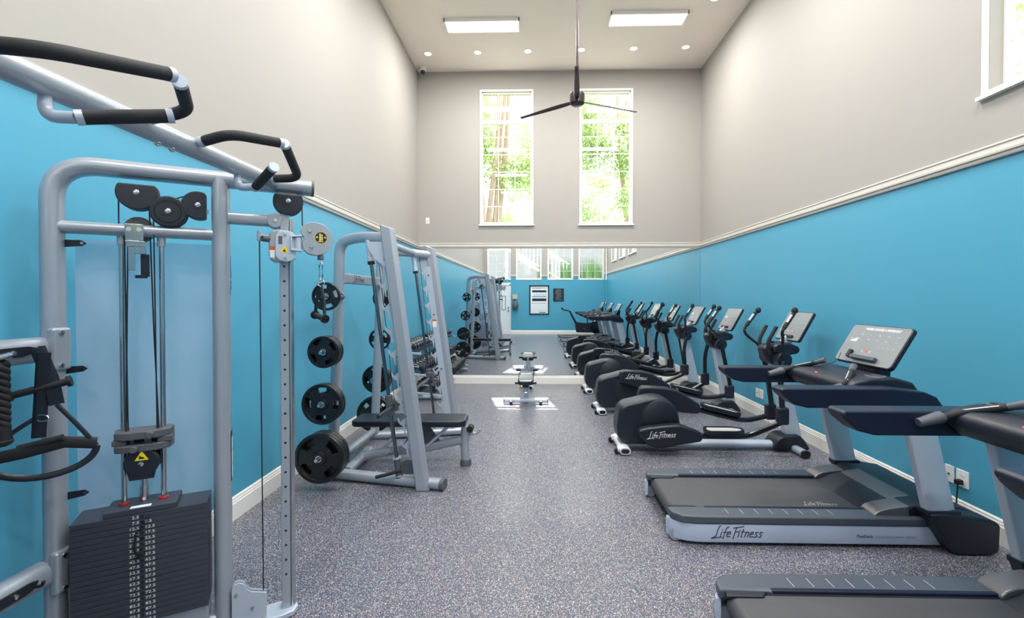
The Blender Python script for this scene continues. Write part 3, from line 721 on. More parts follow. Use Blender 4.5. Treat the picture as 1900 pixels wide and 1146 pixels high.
    # console
    MB().xz([(2.30, 1.03), (2.29, 1.12), (2.36, 1.20), (2.42, 1.15), (2.40, 1.0)], y(-0.13), y(0.13)).build('console_neck', M['black'], t, bevel=0.02)
    c0 = Vector((2.272, y(-0.005), 1.085)); ud = Vector((0.160, 0, 0.27)).normalized(); nd = Vector((-ud.z, 0, ud.x))
    fn = lambda a_, b_, d_: c0 + Vector((0, -1, 0)) * a_ + ud * b_ + nd * d_
    def rr(w_, h0, h1, r_):
        o_ = []
        for cx, cz, a0 in ((w_ - r_, h1 - r_, 0), (-w_ + r_, h1 - r_, 90), (-w_ + r_, h0 + r_, 180), (w_ - r_, h0 + r_, 270)):
            for k in range(5): th = R(a0 + k * 22.5); o_.append((cx + r_ * math.cos(th), cz + r_ * math.sin(th)))
        return o_
    cs = MB().prism(rr(0.28, 0.0, 0.312, 0.03), -0.030, 0.0, fn).build('console', M['black'], t, bevel=0.006)
    MB().prism(rr(0.272, 0.008, 0.304, 0.025), 0.0, 0.0015, fn).build('console_face', M['console'], cs, smooth=False)
    console_marks(fn, cs, 0.272, 0.305, True)
    text_part('scrolling_text', 'PLEASE CHOOSE A WORKOUT', 0.026, fn(-0.13, 0.268, 0.0018), (0, -1, 0), ud, M['led_w'], cs, width=0.9)
    MB().prism([(-0.10, 0.030), (0.14, 0.030), (0.14, 0.058), (-0.10, 0.058)], 0.0015, 0.030, fn).build('reading_rack', M['deck'], cs, bevel=0.004)
    MB().prism([(-0.15, 0.035), (-0.12, 0.035), (-0.12, 0.095), (-0.15, 0.095)], 0.0015, 0.024, fn).build('safety_clip', M['black'], cs, bevel=0.004)
    return t
T1 = build_treadmill(3.31, 'grey and black treadmill in full view, beside the nearest elliptical')
T2 = dup(T1, (0, -1.41, 0), 'nearest treadmill, cut off by the bottom right corner of the photo')
T3 = dup(T1, (0.02, -2.82, 0), 'treadmill seen only in the mirror, farthest back of the three')

# ================================================================== EXERCISE BIKE (in the mirror)
t = thing('exercise_bike', 'black exercise bike by the back wall, seen in the mirror', 'exercise bike', (1.95, -1.25, 0))
by = -1.25
MB().sweep([(1.45, by, 0.04), (2.65, by, 0.04)], 0.05, 0.03, n=14, sq=0.7).sweep([(1.50, by - 0.25, 0.03), (1.50, by + 0.25, 0.03)], 0.035, 0.028, n=14).sweep([(2.60, by - 0.25, 0.03), (2.60, by + 0.25, 0.03)], 0.035, 0.028, n=14).build('base_frame', M['black'], t)
MB().lathe((2.45, by - 0.06, 0.36), (0, 1, 0), [(0, 0), (0.24, 0.0), (0.26, 0.02), (0.26, 0.10), (0.24, 0.12), (0, 0.12)], n=40).build('flywheel_cover', M['black_gloss'], t)
MB().xz([(1.68, 0.16), (1.62, 0.50), (1.72, 0.56), (2.0, 0.52), (2.45, 0.55), (2.5, 0.14)], by - 0.055, by + 0.055).build('body_shell', M['black'], t, bevel=0.02)
MB().sweep([(1.70, by, 0.45), (1.42, by, 0.98)], 0.06, 0.045, n=14, taper=(1.2, 0.7)).build('handlebar_post', M['black'], t)
hb = MB().sweep([(1.42, by, 0.97), (1.32, by, 1.0)], 0.02, n=10)
for sg in (-1, 1): hb.sweep([(1.34, by, 0.99), (1.33, by + sg * 0.2, 1.0), (1.16, by + sg * 0.22, 1.03), (1.12, by + sg * 0.2, 1.10)], 0.024, fil=0.04, n=10)
hb.build('handlebar', M['foam'], t)
MB().sweep([(2.12, by, 0.5), (2.08, by, 0.86)], 0.028, n=12).build('seat_post', M['darksteel'], t)
MB().xz([(1.92, 0.87), (1.92, 0.90), (2.10, 0.92), (2.24, 0.93), (2.24, 0.88)], by - 0.09, by + 0.09).build('saddle', M['vinyl'], t, bevel=0.02)
for sg in (-1, 1):
    c = MB().sweep([(1.95, by + sg * 0.08, 0.33), (1.95 + sg * 0.12, by + sg * 0.10, 0.33 - sg * 0.12)], 0.014, n=10).build('crank_arm', M['darksteel'], t)
    MB().box((1.90 + sg * 0.12, by + sg * 0.15 - 0.04, 0.315 - sg * 0.12), (2.0 + sg * 0.12, by + sg * 0.15 + 0.04, 0.34 - sg * 0.12)).build('pedal', M['rubber'], c, bevel=0.006)
# ================================================================== DUAL CABLE MACHINE
AX = (math.cos(R(30)), math.sin(R(30)))
YM = 1.55
def build_cable_machine():
    t = thing('cable_machine', 'large silver dual cable machine with overhead pull-up grips, in the left foreground', 'cable machine', (-1.60, YM, 0))
    for side in (0, 1):
        def W(s, n, z):     # s along the tower, n toward the middle of the room / camera, z up
            x = -1.44 + AX[0] * s + AX[1] * n; y = 2.12 + AX[1] * s - AX[0] * n
            if side: y = 2 * YM - y
            return Vector((x, y, z))
        U3 = W(1, 0, 0) - W(0, 0, 0); N3 = W(0, 1, 0) - W(0, 0, 0)
        near = side == 0
        pr = lambda mb, poly, n0, n1: mb.prism(poly, n0, n1, lambda a, b, d: W(a, d, b))
        # frame: left post bending into the top tube, right post, cross bars
        f = MB()
        f.sweep([W(-0.588, 0, 0.05), W(-0.588, 0, 2.095), W(0.373, 0, 2.095)], 0.036, 0.052, up=N3, fil=0.15, n=20, nf=10, sq=0.85)
        f.build('frame_tube', M['silver'], t)
        MB().sweep([W(0.365, 0, 2.095), W(0.377, 0, 2.095)], 0.037, 0.053, up=N3, n=20, sq=0.85).build('tube_cap', M['grey'], t)
        f = MB(); f.sweep([W(-0.016, 0, 0.03), W(-0.016, 0, 2.09)], 0.036, 0.054, up=N3, n=20, sq=0.85)
        rp = f.build('frame_post', M['silver'], t)
        MB().sweep([W(-0.58, 0, 1.838), W(-0.02, 0, 1.838)], 0.026, 0.040, up=N3, n=18, sq=0.85).build('cross_bar', M['silver'], t)
        MB().sweep([W(-0.62, 0, 0.06), W(0.0, 0, 0.06)], 0.040, 0.05, up=N3, n=18, sq=0.85).build('base_bar', M['silver'], t)
        logo(W(0.0205, 0.0, 1.58), (0, 0, 1), -N3 if near else N3, 0.038, M['darkprint'], rp)
        # instruction label on the post
        lb = MB(); pr(lb, [(0.0195, 0.70), (0.0212, 0.70), (0.0212, 0.93), (0.0195, 0.93)], -0.022, 0.022); lab = lb.build('instruction_label', M['ink'], rp, smooth=False)
        lb = MB()
        for k in range(3): pr(lb, [(0.0208, 0.71 + 0.065 * k), (0.0218, 0.71 + 0.065 * k), (0.0218, 0.768 + 0.065 * k), (0.0208, 0.768 + 0.065 * k)], -0.018, 0.018)
        lb.build('label_panel', M['white'], rp, smooth=False)
        # acrylic shield behind the stack and its tabs
        sh = MB(); pr(sh, [(-0.545, 0.10), (-0.052, 0.10), (-0.052, 1.80), (-0.545, 1.80)], -0.095, -0.090)
        sh.build('shield', M['shield'], t, smooth=False)
        for z in (1.775, 1.256, 0.739):
            tb = MB(); pr(tb, [(-0.552, z - 0.018), (-0.50, z - 0.012), (-0.485, z), (-0.50, z + 0.012), (-0.552, z + 0.012)], -0.006, -0.001)
            q = tb.build('shield_tab', M['ink'], t, smooth=False)
            MB().cyl(W(-0.498, -0.003, z), W(-0.498, 0.006, z), 0.006, n=10).build('bolt', M['steel'], q)
        # guide rods
        for s in (-0.372, -0.236):
            MB().cyl(W(s, 0.0, 0.12), W(s, 0.0, 1.81), 0.0105, n=16).build('guide_rod', M['steel'], t)
            MB().cyl(W(s, 0.0, 1.775), W(s, 0.0, 1.815), 0.016, n=16).build('rod_collar', M['silver'], t)
            MB().cyl(W(s, 0.0, 0.652), W(s, 0.0, 0.672), 0.019, n=18).build('rod_bushing', M['red'], t, bevel=0.003)
        # weight stack: twenty plates and the top plate
        for k in range(20):
            z1 = 0.640 - 0.0232 * k; z0 = z1 - 0.0222
            p = MB(); pr(p, [(-0.527, z0), (-0.068, z0), (-0.068, z1), (-0.527, z1)], -0.075, 0.082)
            p = p.build('weight_plate', M['stack'], t, bevel=0.0015, seg=1)
            if near:
                h = MB().cyl(W(-0.298, 0.0815, (z0 + z1) / 2), W(-0.298, 0.0828, (z0 + z1) / 2), 0.0068, n=14).build('pin_hole', M['ink'], p)
                v = '%.1f' % (2.5 + 5 * k)
                text_part('weight_number', v, 0.0165, W(-0.306, 0.0825, z0 + 0.005), U3, (0, 0, 1), M['white'], p, align='RIGHT', width=1.25)
                if k: text_part('weight_number', v, 0.0165, W(-0.289, 0.0825, z0 + 0.005), U3, (0, 0, 1), M['white'], p, align='LEFT', width=1.25)
        tp = MB(); pr(tp, [(-0.425, 0.641), (-0.18, 0.641), (-0.18, 0.664), (-0.425, 0.664)], -0.07, 0.078)
        tp = tp.build('top_plate', M['stack'], t, bevel=0.002, seg=1)
        lb = MB(); pr(lb, [(-0.34, 0.6642), (-0.27, 0.6642), (-0.27, 0.6648), (-0.34, 0.6648)], 0.045, 0.070); lb.build('plate_sticker', M['white'], tp, smooth=False)
        bs = MB(); pr(bs, [(-0.527, 0.09), (-0.068, 0.09), (-0.068, 0.172), (-0.527, 0.172)], -0.06, 0.065); bs.build('stack_base', M['silver'], t, bevel=0.01)
        st = MB().cyl(W(-0.304, 0.0, 0.66), W(-0.304, 0.0, 0.775), 0.012, n=16).cyl(W(-0.304, 0, 0.665), W(-0.304, 0, 0.73), 0.0165, n=16).build('lifting_stem', M['steel'], t)
        # moving pulley above the stack
        pp = MB(); pp.lathe(W(-0.304, 0.028, 0.845), N3, [(0, 0), (0.060, 0), (0.062, 0.006), (0.062, 0.020), (0.056, 0.026), (0, 0.026)], n=36)
        pr(pp, [(-0.345, 0.775), (-0.262, 0.775), (-0.250, 0.84), (-0.358, 0.84)], 0.028, 0.052)
        pp.lathe(W(-0.304, -0.052, 0.845), N3, [(0, 0), (0.056, 0), (0.062, 0.006), (0.062, 0.026), (0, 0.026)], n=36)
        pp = pp.build('stack_pulley', M['black'], t, bevel=0.002)
        yt = MB(); c = (-0.302, 0.872); pr(yt, [(c[0] - 0.024, c[1] - 0.014), (c[0] + 0.024, c[1] - 0.014), (c[0], c[1] + 0.027)], 0.0535, 0.0545); yt.build('warning_triangle', M['yellow'], pp, smooth=False)
        yt = MB(); pr(yt, [(c[0] - 0.010, c[1] - 0.008), (c[0] + 0.010, c[1] - 0.008), (c[0] + 0.008, c[1] - 0.002), (c[0], c[1] + 0.001), (c[0] - 0.007, c[1] + 0.006)], 0.0545, 0.055); yt.build('warning_mark', M['ink'], pp, smooth=False)
        MB().lathe(W(-0.304, 0.053, 0.843), N3, [(0, 0), (0.010, 0), (0.010, 0.006), (0, 0.008)], n=16).build('pulley_bolt', M['steel'], pp)
        sp = MB()
        for s in (-0.322, -0.262): pr(sp, [(s - 0.018, 0.89), (s + 0.018, 0.89), (s + 0.018, 0.96), (s - 0.018, 0.96)], -0.012, -0.004)
        sp.build('pulley_strap', M['black'], t)
        # add-on weight carriage gripping the rods
        for z0, z1, kx in ((0.948, 0.982, -0.270), (0.895, 0.926, -0.325)):
            g = MB()
            ring = [(-0.405, -0.02), (-0.395, 0.045), (-0.36, 0.06), (-0.25, 0.06), (-0.205, 0.035), (-0.198, -0.02), (-0.215, -0.045), (-0.39, -0.045)]
            g.prism(ring, z0, z1, lambda a, b, d: W(a, b, d))
            g = g.build('add_on_weight', M['grey'], t, bevel=0.006)
            MB().cyl(W(kx, 0.05, (z0 + z1) / 2 + 0.002), W(kx, 0.085, (z0 + z1) / 2 + 0.002), 0.014, n=20).build('weight_knob', M['grey'], g, bevel=0.003)
        for a, b in ((-0.403, -0.355), (-0.25, -0.200)):
            g = MB(); pr(g, [(a, 0.925), (b, 0.925), (b, 0.95), (a, 0.95)], -0.035, 0.045); g.build('weight_spacer', M['grey'], t, bevel=0.004)
        # pulleys under the top tube
        def pulley(s, z, r_, clip=None, nn=0.045):
            o = MB()
            pts = []
            for k in range(48):
                th = 2 * PI * k / 48; a, b = r_ * math.cos(th), r_ * math.sin(th)
                if clip == 'top': b = min(b, 0.5 * r_)
                if clip == 'right': a = min(a, 0.45 * r_)
                pts.append((s + a, z + b))
            pr(o, pts, nn - 0.062, nn - 0.034); pr(o, pts, nn - 0.026, nn)
            ob = o.build('pulley', M['black'], t, bevel=0.007, seg=3)
            o = MB(); o.lathe(W(s, nn + 0.0002, z), N3, [(0.68 * r_, 0), (0.72 * r_, 0), (0.72 * r_, 0.002), (0.68 * r_, 0.002)], n=40)
            if clip is None: o.build('pulley_ring', M['black_gloss'], ob)
            MB().lathe(W(s, nn, z), N3, [(0, 0), (0.011, 0), (0.011, 0.004), (0.006, 0.006), (0, 0.006)], n=16).build('pulley_bolt', M['steel'], ob)
            return ob
        pulley(-0.312, 1.995, 0.072, 'top'); pulley(-0.205, 1.925, 0.068); pulley(-0.098, 1.962, 0.062, 'right'); pulley(0.262, 2.015, 0.066, 'top', 0.05)
        pk = MB(); pr(pk, [(-0.33, 2.02), (-0.29, 2.02), (-0.18, 1.93), (-0.06, 1.95), (-0.06, 1.93), (-0.19, 1.90), (-0.35, 1.98)], 0.013, 0.019); pk.build('pulley_link', M['silver'], t)
        pk = MB(); pr(pk, [(0.225, 2.0), (0.30, 2.0), (0.30, 2.07), (0.225, 2.07)], 0.014, 0.021); pk.build('pulley_link', M['silver'], t)
        MB().lathe(W(-0.315, -0.02, 1.845), N3, [(0, -0.02), (0.052, -0.02), (0.055, -0.012), (0.055, 0.012), (0.052, 0.02), (0, 0.02)], n=32).build('rear_pulley', M['grey'], t)
        # bright bracket with latch and black stop on the cross bar
        bk = MB(); pr(bk, [(-0.352, 1.795), (-0.290, 1.795), (-0.290, 1.862), (-0.352, 1.862)], 0.040, 0.045)
        pr(bk, [(-0.35, 1.79), (-0.285, 1.79), (-0.283, 1.765), (-0.342, 1.765)], 0.043, 0.060)
        pr(bk, [(-0.342, 1.665), (-0.318, 1.665), (-0.318, 1.77), (-0.342, 1.77)], 0.040, 0.046); pr(bk, [(-0.318, 1.735), (-0.282, 1.735), (-0.282, 1.77), (-0.318, 1.77)], 0.040, 0.058)
        bk = bk.build('latch_bracket', M['steel'], t, bevel=0.002)
        for s in (-0.339, -0.304): MB().lathe(W(s, 0.045, 1.838), N3, [(0, 0), (0.009, 0), (0.009, 0.004), (0, 0.005)], n=12).build('bolt', M['silver_light'], bk)
        bk = MB(); pr(bk, [(-0.302, 1.640), (-0.272, 1.640), (-0.272, 1.735), (-0.302, 1.735)], 0.030, 0.036); bk.cyl(W(-0.296, 0.055, 1.645), W(-0.296, 0.055, 1.632), 0.021, n=20); bk.build('stop_lever', M['black'], t)
        # adjustment column
        cm = MB(); pr(cm, [(0.224, 0.03), (0.262, 0.03), (0.262, 1.93), (0.224, 1.93)], -0.02, 0.028); cm = cm.build('adjust_column', M['silver'], t, bevel=0.004)
        MB().sweep([W(0.272, 0.0, 0.03), W(0.272, 0.0, 1.93)], 0.014, 0.026, up=N3, n=18).build('column_rib', M['steel'], t)
        if near:
            ho = MB()
            for k in range(22): z = 0.20 + 0.0715 * k; ho.cyl(W(0.243, 0.0272, z), W(0.243, 0.0288, z), 0.0058, n=12)
            ho.build('adjust_holes', M['ink'], cm)
        MB().sweep([W(0.0, 0, 1.92), W(0.20, 0, 1.92)], 0.027, 0.034, up=N3, n=18, sq=0.6).build('column_arm', M['silver'], t)
        ap = MB(); ap.lathe(W(0.205, -0.03, 1.92), N3, [(0, 0), (0.034, 0), (0.036, 0.004), (0.036, 0.062), (0.034, 0.066), (0, 0.066)], n=28)
        pr(ap, [(0.225, 1.86), (0.262, 1.86), (0.268, 1.955), (0.232, 1.965)], 0.0, 0.036)
        ap = ap.build('arm_pivot', M['silver'], t, bevel=0.003); MB().lathe(W(0.207, 0.036, 1.92), N3, [(0, 0), (0.009, 0), (0.008, 0.006), (0, 0.006)], n=12).build('bolt', M['steel'], ap)
        # curved foot plate of the column
        fp = MB(); fp.prism([(-0.03, 0.04), (0.10, 0.065), (0.22, 0.075), (0.275, 0.06), (0.295, 0.02), (0.285, -0.03), (0.24, -0.05), (-0.03, -0.05)], 0.005, 0.032, lambda a, b, d: W(a, b, d)); fp.build('column_foot', M['silver_light'], t, bevel=0.006)
        # low pulley housing
        lp = MB(); prof = [(0.018, 0.06), (0.018, 0.205), (0.028, 0.222), (0.048, 0.226), (0.068, 0.215), (0.078, 0.19), (0.095, 0.172), (0.13, 0.160), (0.158, 0.150), (0.160, 0.10), (0.158, 0.035), (0.04, 0.035)]
        pr(lp, prof, 0.02, 0.026); pr(lp, prof, 0.045, 0.052); lp = lp.build('low_pulley_plate', M['silver_light'], t, bevel=0.002)
        MB().lathe(W(0.10, 0.027, 0.105), N3, [(0, 0), (0.045, 0), (0.045, 0.016), (0, 0.016)], n=28).build('low_pulley', M['black'], t)
        for s, z in ((0.035, 0.175), (0.10, 0.095)): MB().lathe(W(s, 0.052, z), N3, [(0, 0), (0.008, 0), (0.008, 0.006), (0, 0.006)], n=12).build('bolt', M['steel'], lp)
        # carriage on the column
        rnd = lambda a0, a1, z0, z1, r_: [(x + r_ * math.cos(R(k * 18 + q)), z + r_ * math.sin(R(k * 18 + q))) for x, z, q in ((a1 - r_, z1 - r_, 0), (a0 + r_, z1 - r_, 90), (a0 + r_, z0 + r_, 180), (a1 - r_, z0 + r_, 270)) for k in range(6)]
        cg = MB(); pr(cg, rnd(0.178, 0.262, 1.72, 1.872, 0.035), -0.035, 0.075)
        cg = cg.build('carriage', M['silver'], t, bevel=0.008, seg=3)
        cp = MB(); pr(cp, rnd(0.205, 0.292, 1.722, 1.868, 0.035), 0.0755, 0.083); cp = cp.build('carriage_plate', M['silver_light'], t, bevel=0.003)
        yt = MB(); c = (0.243, 1.776); pr(yt, [(c[0] - 0.018, c[1] - 0.013), (c[0] + 0.018, c[1] - 0.013), (c[0] + 0.002, c[1] + 0.024)], 0.0832, 0.0842); yt.build('warning_triangle', M['yellow'], cp, smooth=False)
        yt = MB(); pr(yt, [(c[0] - 0.008, c[1] - 0.008), (c[0] + 0.008, c[1] - 0.008), (c[0], c[1] + 0.006)], 0.0842, 0.0846); yt.build('warning_mark', M['ink'], cp, smooth=False)
        yt = MB(); pr(yt, [(0.218, 1.803), (0.234, 1.803), (0.234, 1.840), (0.218, 1.840)], 0.0832, 0.0842); yt.build('plate_window', M['grey'], cp, smooth=False)
        for s, z in ((0.245, 1.852), (0.247, 1.738), (0.284, 1.735)): MB().lathe(W(s, 0.083, z), N3, [(0, 0), (0.007, 0), (0.006, 0.008), (0, 0.008)], n=12).build('bolt', M['steel'], cp)
        lb = MB(); pr(lb, [(0.181, 1.775), (0.203, 1.775), (0.203, 1.792), (0.181, 1.792)], 0.0752, 0.0760); lb.build('caution_strip', M['orange'], cg, smooth=False)
        lb = MB(); pr(lb, [(0.183, 1.738), (0.203, 1.738), (0.203, 1.774), (0.181, 1.774)], 0.0752, 0.0760); lb.build('caution_text', M['white'], cg, smooth=False)
        MB().cyl(W(0.195, 0.05, 1.825), W(0.150, 0.085, 1.825), 0.014, n=18).build('pull_knob', M['grey'], cg, bevel=0.003)
        MB().cyl(W(0.14, 0.06, 1.815), W(0.14, 0.06, 1.862), 0.0105, n=16).cyl(W(0.14, 0.06, 1.84), W(0.19, 0.06, 1.835), 0.009, n=12).build('cable_anchor', M['silver_light'], cg, bevel=0.002)
        # swivel and big pulley housing
        sw = MB(); pr(sw, [(0.268, 1.775), (0.318, 1.770), (0.318, 1.780), (0.276, 1.783), (0.276, 1.838), (0.318, 1.842), (0.318, 1.852), (0.268, 1.845)], 0.055, 0.10); sw.cyl(W(0.302, 0.078, 1.782), W(0.302, 0.078, 1.840), 0.018, n=20); sw.build('swivel_bracket', M['silver_light'], t, bevel=0.002)
        cx, cz = 0.376, 1.835
        hp = [(0.312, 1.878), (0.325, 1.90), (0.36, 1.915)] + [(cx + 0.08 * math.cos(R(a)), cz + 0.08 * math.sin(R(a))) for a in range(85, -100, -9)] + [(0.345, 1.762), (0.325, 1.780), (0.320, 1.815), (0.328, 1.838), (0.315, 1.856)]
        hs = MB(); pr(hs, hp, 0.06, 0.066); pr(hs, hp, 0.092, 0.098); pr(hs, [(cx + (a - cx) * 0.9, cz + (b - cz) * 0.9) for a, b in hp], 0.066, 0.092)
        hs = hs.build('pulley_housing', M['silver'], t, bevel=0.002)
        lb = MB(); lb.lathe(W(0.402, 0.0982, 1.842), N3, [(0, 0), (0.0285, 0), (0.0285, 0.0006), (0, 0.0006)], n=32); lb.build('round_label', M['yellow'], hs)
        lb = MB(); lb.lathe(W(0.402, 0.0989, 1.842), N3, [(0, 0), (0.0268, 0), (0.0268, 0.0004), (0, 0.0004)], n=32); lb.build('label_field', M['ink'], hs)
        lb = MB(); pr(lb, [(0.394, 1.822), (0.401, 1.822), (0.401, 1.862), (0.394, 1.862)], 0.0994, 0.0998); pr(lb, [(0.388, 1.821), (0.412, 1.821), (0.412, 1.825), (0.388, 1.825)], 0.0994, 0.0998)
        for dx in (-0.018, 0.018): pr(lb, [(0.402 + dx - 0.006, 1.840), (0.402 + dx + 0.006, 1.840), (0.402 + dx, 1.85)], 0.0994, 0.0998)
        lb.build('label_marks', M['yellow'], hs, smooth=False)
        lb = MB(); pr(lb, [(0.404, 1.828), (0.4085, 1.828), (0.4085, 1.848), (0.404, 1.848)], 0.0994, 0.0999); lb.lathe(W(0.4065, 0.0994, 1.854), N3, [(0, 0), (0.003, 0), (0.003, 0.0005), (0, 0.0005)], n=12); lb.build('label_figure', M['white'], hs, smooth=False)
        for s, z in ((0.352, 1.872), (0.360, 1.798)): MB().lathe(W(s, 0.098, z), N3, [(0, 0), (0.0085, 0), (0.007, 0.008), (0, 0.008)], n=14).build('bolt', M['steel'], hs)
        MB().cyl(W(0.400, 0.079, 1.765), W(0.402, 0.079, 1.735), 0.013, 0.0155, n=18).build('cable_stop', M['grey'], t, bevel=0.002)
        # cables
        cb = MB(); r_ = 0.0028
        def line(*p): cb.sweep([W(*q) for q in p], r_, n=8)
        line((0.14, 0.06, 1.815), (0.146, 0.045, 0.16)); line((0.322, 0.04, 2.0), (0.322, 0.06, 1.90))
        line((-0.378, 0.012, 1.98), (-0.378, 0.012, 1.86)); line((-0.345, 0.028, 1.80), (-0.36, 0.028, 0.86)); line((-0.36, 0.012, 1.86), (-0.352, 0.02, 0.86))
        line((-0.275, 0.012, 1.93), (-0.262, 0.02, 1.40), (-0.245, 0.02, 0.88)); line((-0.258, 0.028, 1.90), (-0.252, 0.03, 0.90)); line((-0.185, 0.02, 1.985), (-0.12, 0.02, 2.012))
        cb.build('cable', M['rubber'], t)
    # rear tie bars, pull-up bar
    for z in (1.345, 0.452):
        tb = MB().sweep([(-1.955, YM - 0.25, z), (-1.955, YM + 0.25, z)], 0.046, 0.050, n=20, sq=0.8).build('tie_bar', M['silver'], t)
        for sg in (-1, 1):
            br = MB().box((-1.925, YM + sg * 0.25 - 0.03, z - 0.085), (-1.890, YM + sg * 0.25 + 0.045 * (1 if sg > 0 else 1), z + 0.085)).build('tie_bracket', M['silver'], t, bevel=0.012)
            for dz in (0.065, -0.065): MB().lathe((-1.890, YM + sg * 0.25 + 0.0, z + dz), (1, 0, 0), [(0, 0), (0.009, 0), (0.009, 0.006), (0, 0.007)], n=12).build('bolt', M['steel'], br)
        hk = MB()
        ys = [(YM - 0.17, -0.0), (YM - 0.17, 0.0)]
        hk.prism([(YM - 0.19, -0.016), (YM + 0.12, -0.016), (YM + 0.155, -0.006), (YM + 0.165, 0.016), (YM + 0.14, 0.022), (YM - 0.19, 0.022)], -1.909, -1.900, lambda a, b, d: (d, a, z + b))
        hk = hk.build('hook_rail', M['black'], t, bevel=0.002)
        for yy in (YM - 0.08, YM + 0.085): MB().lathe((-1.90, yy, z + 0.002), (1, 0, 0), [(0, 0), (0.010, 0), (0.009, 0.006), (0, 0.008)], n=14).build('bolt', M['steel'], hk)
        MB().sweep([(-1.902, YM + 0.148, z), (-1.872, YM + 0.150, z + 0.003), (-1.866, YM + 0.150, z + 0.022)], 0.006, fil=0.012, n=10).build('hook', M['black'], hk)
    bx = -1.258
    MB().sweep([(bx, YM - 0.70, 2.10), (bx, YM + 0.70, 2.10)], 0.034, 0.034, n=24, sq=0.85).build('pull_up_bar', M['silver'], t)
    def grip(pts, n_, fil, caps=(1, 1)):
        g = MB().sweep(pts, 0.0185, fil=fil, n=18, nf=10).build('pull_up_grip', M['foam'], t)
        P = [Vector(p) for p in pts]
        for (a, b), use in (((P[0], P[1]), caps[0]), ((P[-1], P[-2]), caps[1])):
            if use: d = (a - b).normalized(); MB().cyl(a - d * 0.004, a + d * 0.012, 0.0195, n=20).build('grip_collar', M['silver_light'], g)
        return g
    for sg in (-1, 1):
        y = lambda v: YM + sg * v
        z = 2.10
        # inner, outer and lower grips
        grip([(bx + 0.055, y(0.11), z + 0.018), (-1.10, y(0.10), z + 0.040), (-1.005, y(0.255), z + 0.058)], 0, 0.06)
        MB().cyl((bx + 0.02, y(0.113), z + 0.01), (bx + 0.05, y(0.111), z + 0.017), 0.014, n=16).build('grip_stub', M['silver'], t)
        grip([(bx + 0.055, y(0.57), z + 0.0), (-1.08, y(0.55), z - 0.004), (-1.005, y(0.295), z + 0.063)], 0, 0.13)
        MB().cyl((bx + 0.01, y(0.575), z), (bx + 0.05, y(0.571), z), 0.014, n=16).build('grip_stub', M['silver'], t)
        MB().sweep([(bx, y(0.385), z - 0.02), (bx, y(0.385), z - 0.085), (bx + 0.075, y(0.375), z - 0.085)], 0.0155, fil=0.05, n=16, nf=8).build('grip_stub', M['silver_light'], t)
        grip([(bx + 0.085, y(0.374), z - 0.084), (-1.035, y(0.262), z - 0.038)], 0, 0)
        for yy in (0.03,): MB().ball((bx, y(yy), z - 0.034), 0.012).build('bar_bolt', M['steel'], t)
    # selector pin with its curly cord on the near stack
    def W(s, n, z): return Vector((-1.44 + AX[0] * s + AX[1] * n, 2.12 + AX[1] * s - AX[0] * n, z))
    N3 = W(0, 1, 0) - W(0, 0, 0)
    MB().cyl(W(-0.300, 0.083, 0.478), W(-0.300, 0.115, 0.478), 0.013, n=18).build('selector_pin', M['rubber'], t, bevel=0.003)
    cc = [];
    P0, P1, P2 = W(-0.305, 0.11, 0.475), W(-0.345, 0.11, 0.53), W(-0.275, 0.09, 0.63)
    for k in range(121):
        u = k / 120; c = P0 * (1 - u) ** 2 + P1 * 2 * u * (1 - u) + P2 * u * u
        cc.append(c + Vector((math.cos(k * 0.9), 0, math.sin(k * 0.9))) * 0.0055)
    MB().sweep(cc, 0.0022, n=6).build('selector_cord', M['rubber'], t)
    return t
build_cable_machine()

# attachments hung on the cable machine
def Wc(s, n, z): return Vector((-1.44 + AX[0] * s + AX[1] * n, 2.12 + AX[1] * s - AX[0] * n, z))
t = thing('strap_handle', 'black strap handle hanging from the cable machine pulley by a carabiner', 'cable handle', Wc(0.402, 0.079, 1.72))
MB().sweep([Wc(0.402, 0.079, 1.725), Wc(0.395, 0.079, 1.715), Wc(0.395, 0.079, 1.645), Wc(0.402, 0.079, 1.635), Wc(0.409, 0.079, 1.645), Wc(0.409, 0.079, 1.715), Wc(0.402, 0.079, 1.7252)], 0.0035, fil=0.006, n=8).build('carabiner', M['steel'], t)
MB().sweep([Wc(0.402 + 0.016 * math.cos(R(a)), 0.079, 1.622 + 0.016 * math.sin(R(a))) for a in range(0, 361, 20)], 0.0025, n=8).build('ring', M['steel'], t)
gc = Wc(0.402, 0.079, 1.455)
ga, gb = gc + Vector((-0.042, 0.025, 0.010)), gc + Vector((0.032, -0.030, -0.008))
for q in (ga, gb):
    mb = MB(); top = Wc(0.402, 0.079, 1.612); mb.sweep([top, top + (q - top) * 0.5 + Vector((0.006 * (1 if q is gb else -1), 0, 0)), q], 0.008, 0.0018, up=(0.2, -1, 0), n=10).build('webbing', M['vinyl'], t)
MB().cyl(ga, gb, 0.0145, n=20).build('hand_grip', M['foam'], t)
for q, d in ((ga, ga - gb), (gb, gb - ga)):
    d = d.normalized(); MB().lathe(q, d, [(0.010, -0.006), (0.021, -0.006), (0.021, 0.006), (0.010, 0.006)], n=24).build('grip_flange', M['rubber'], t)

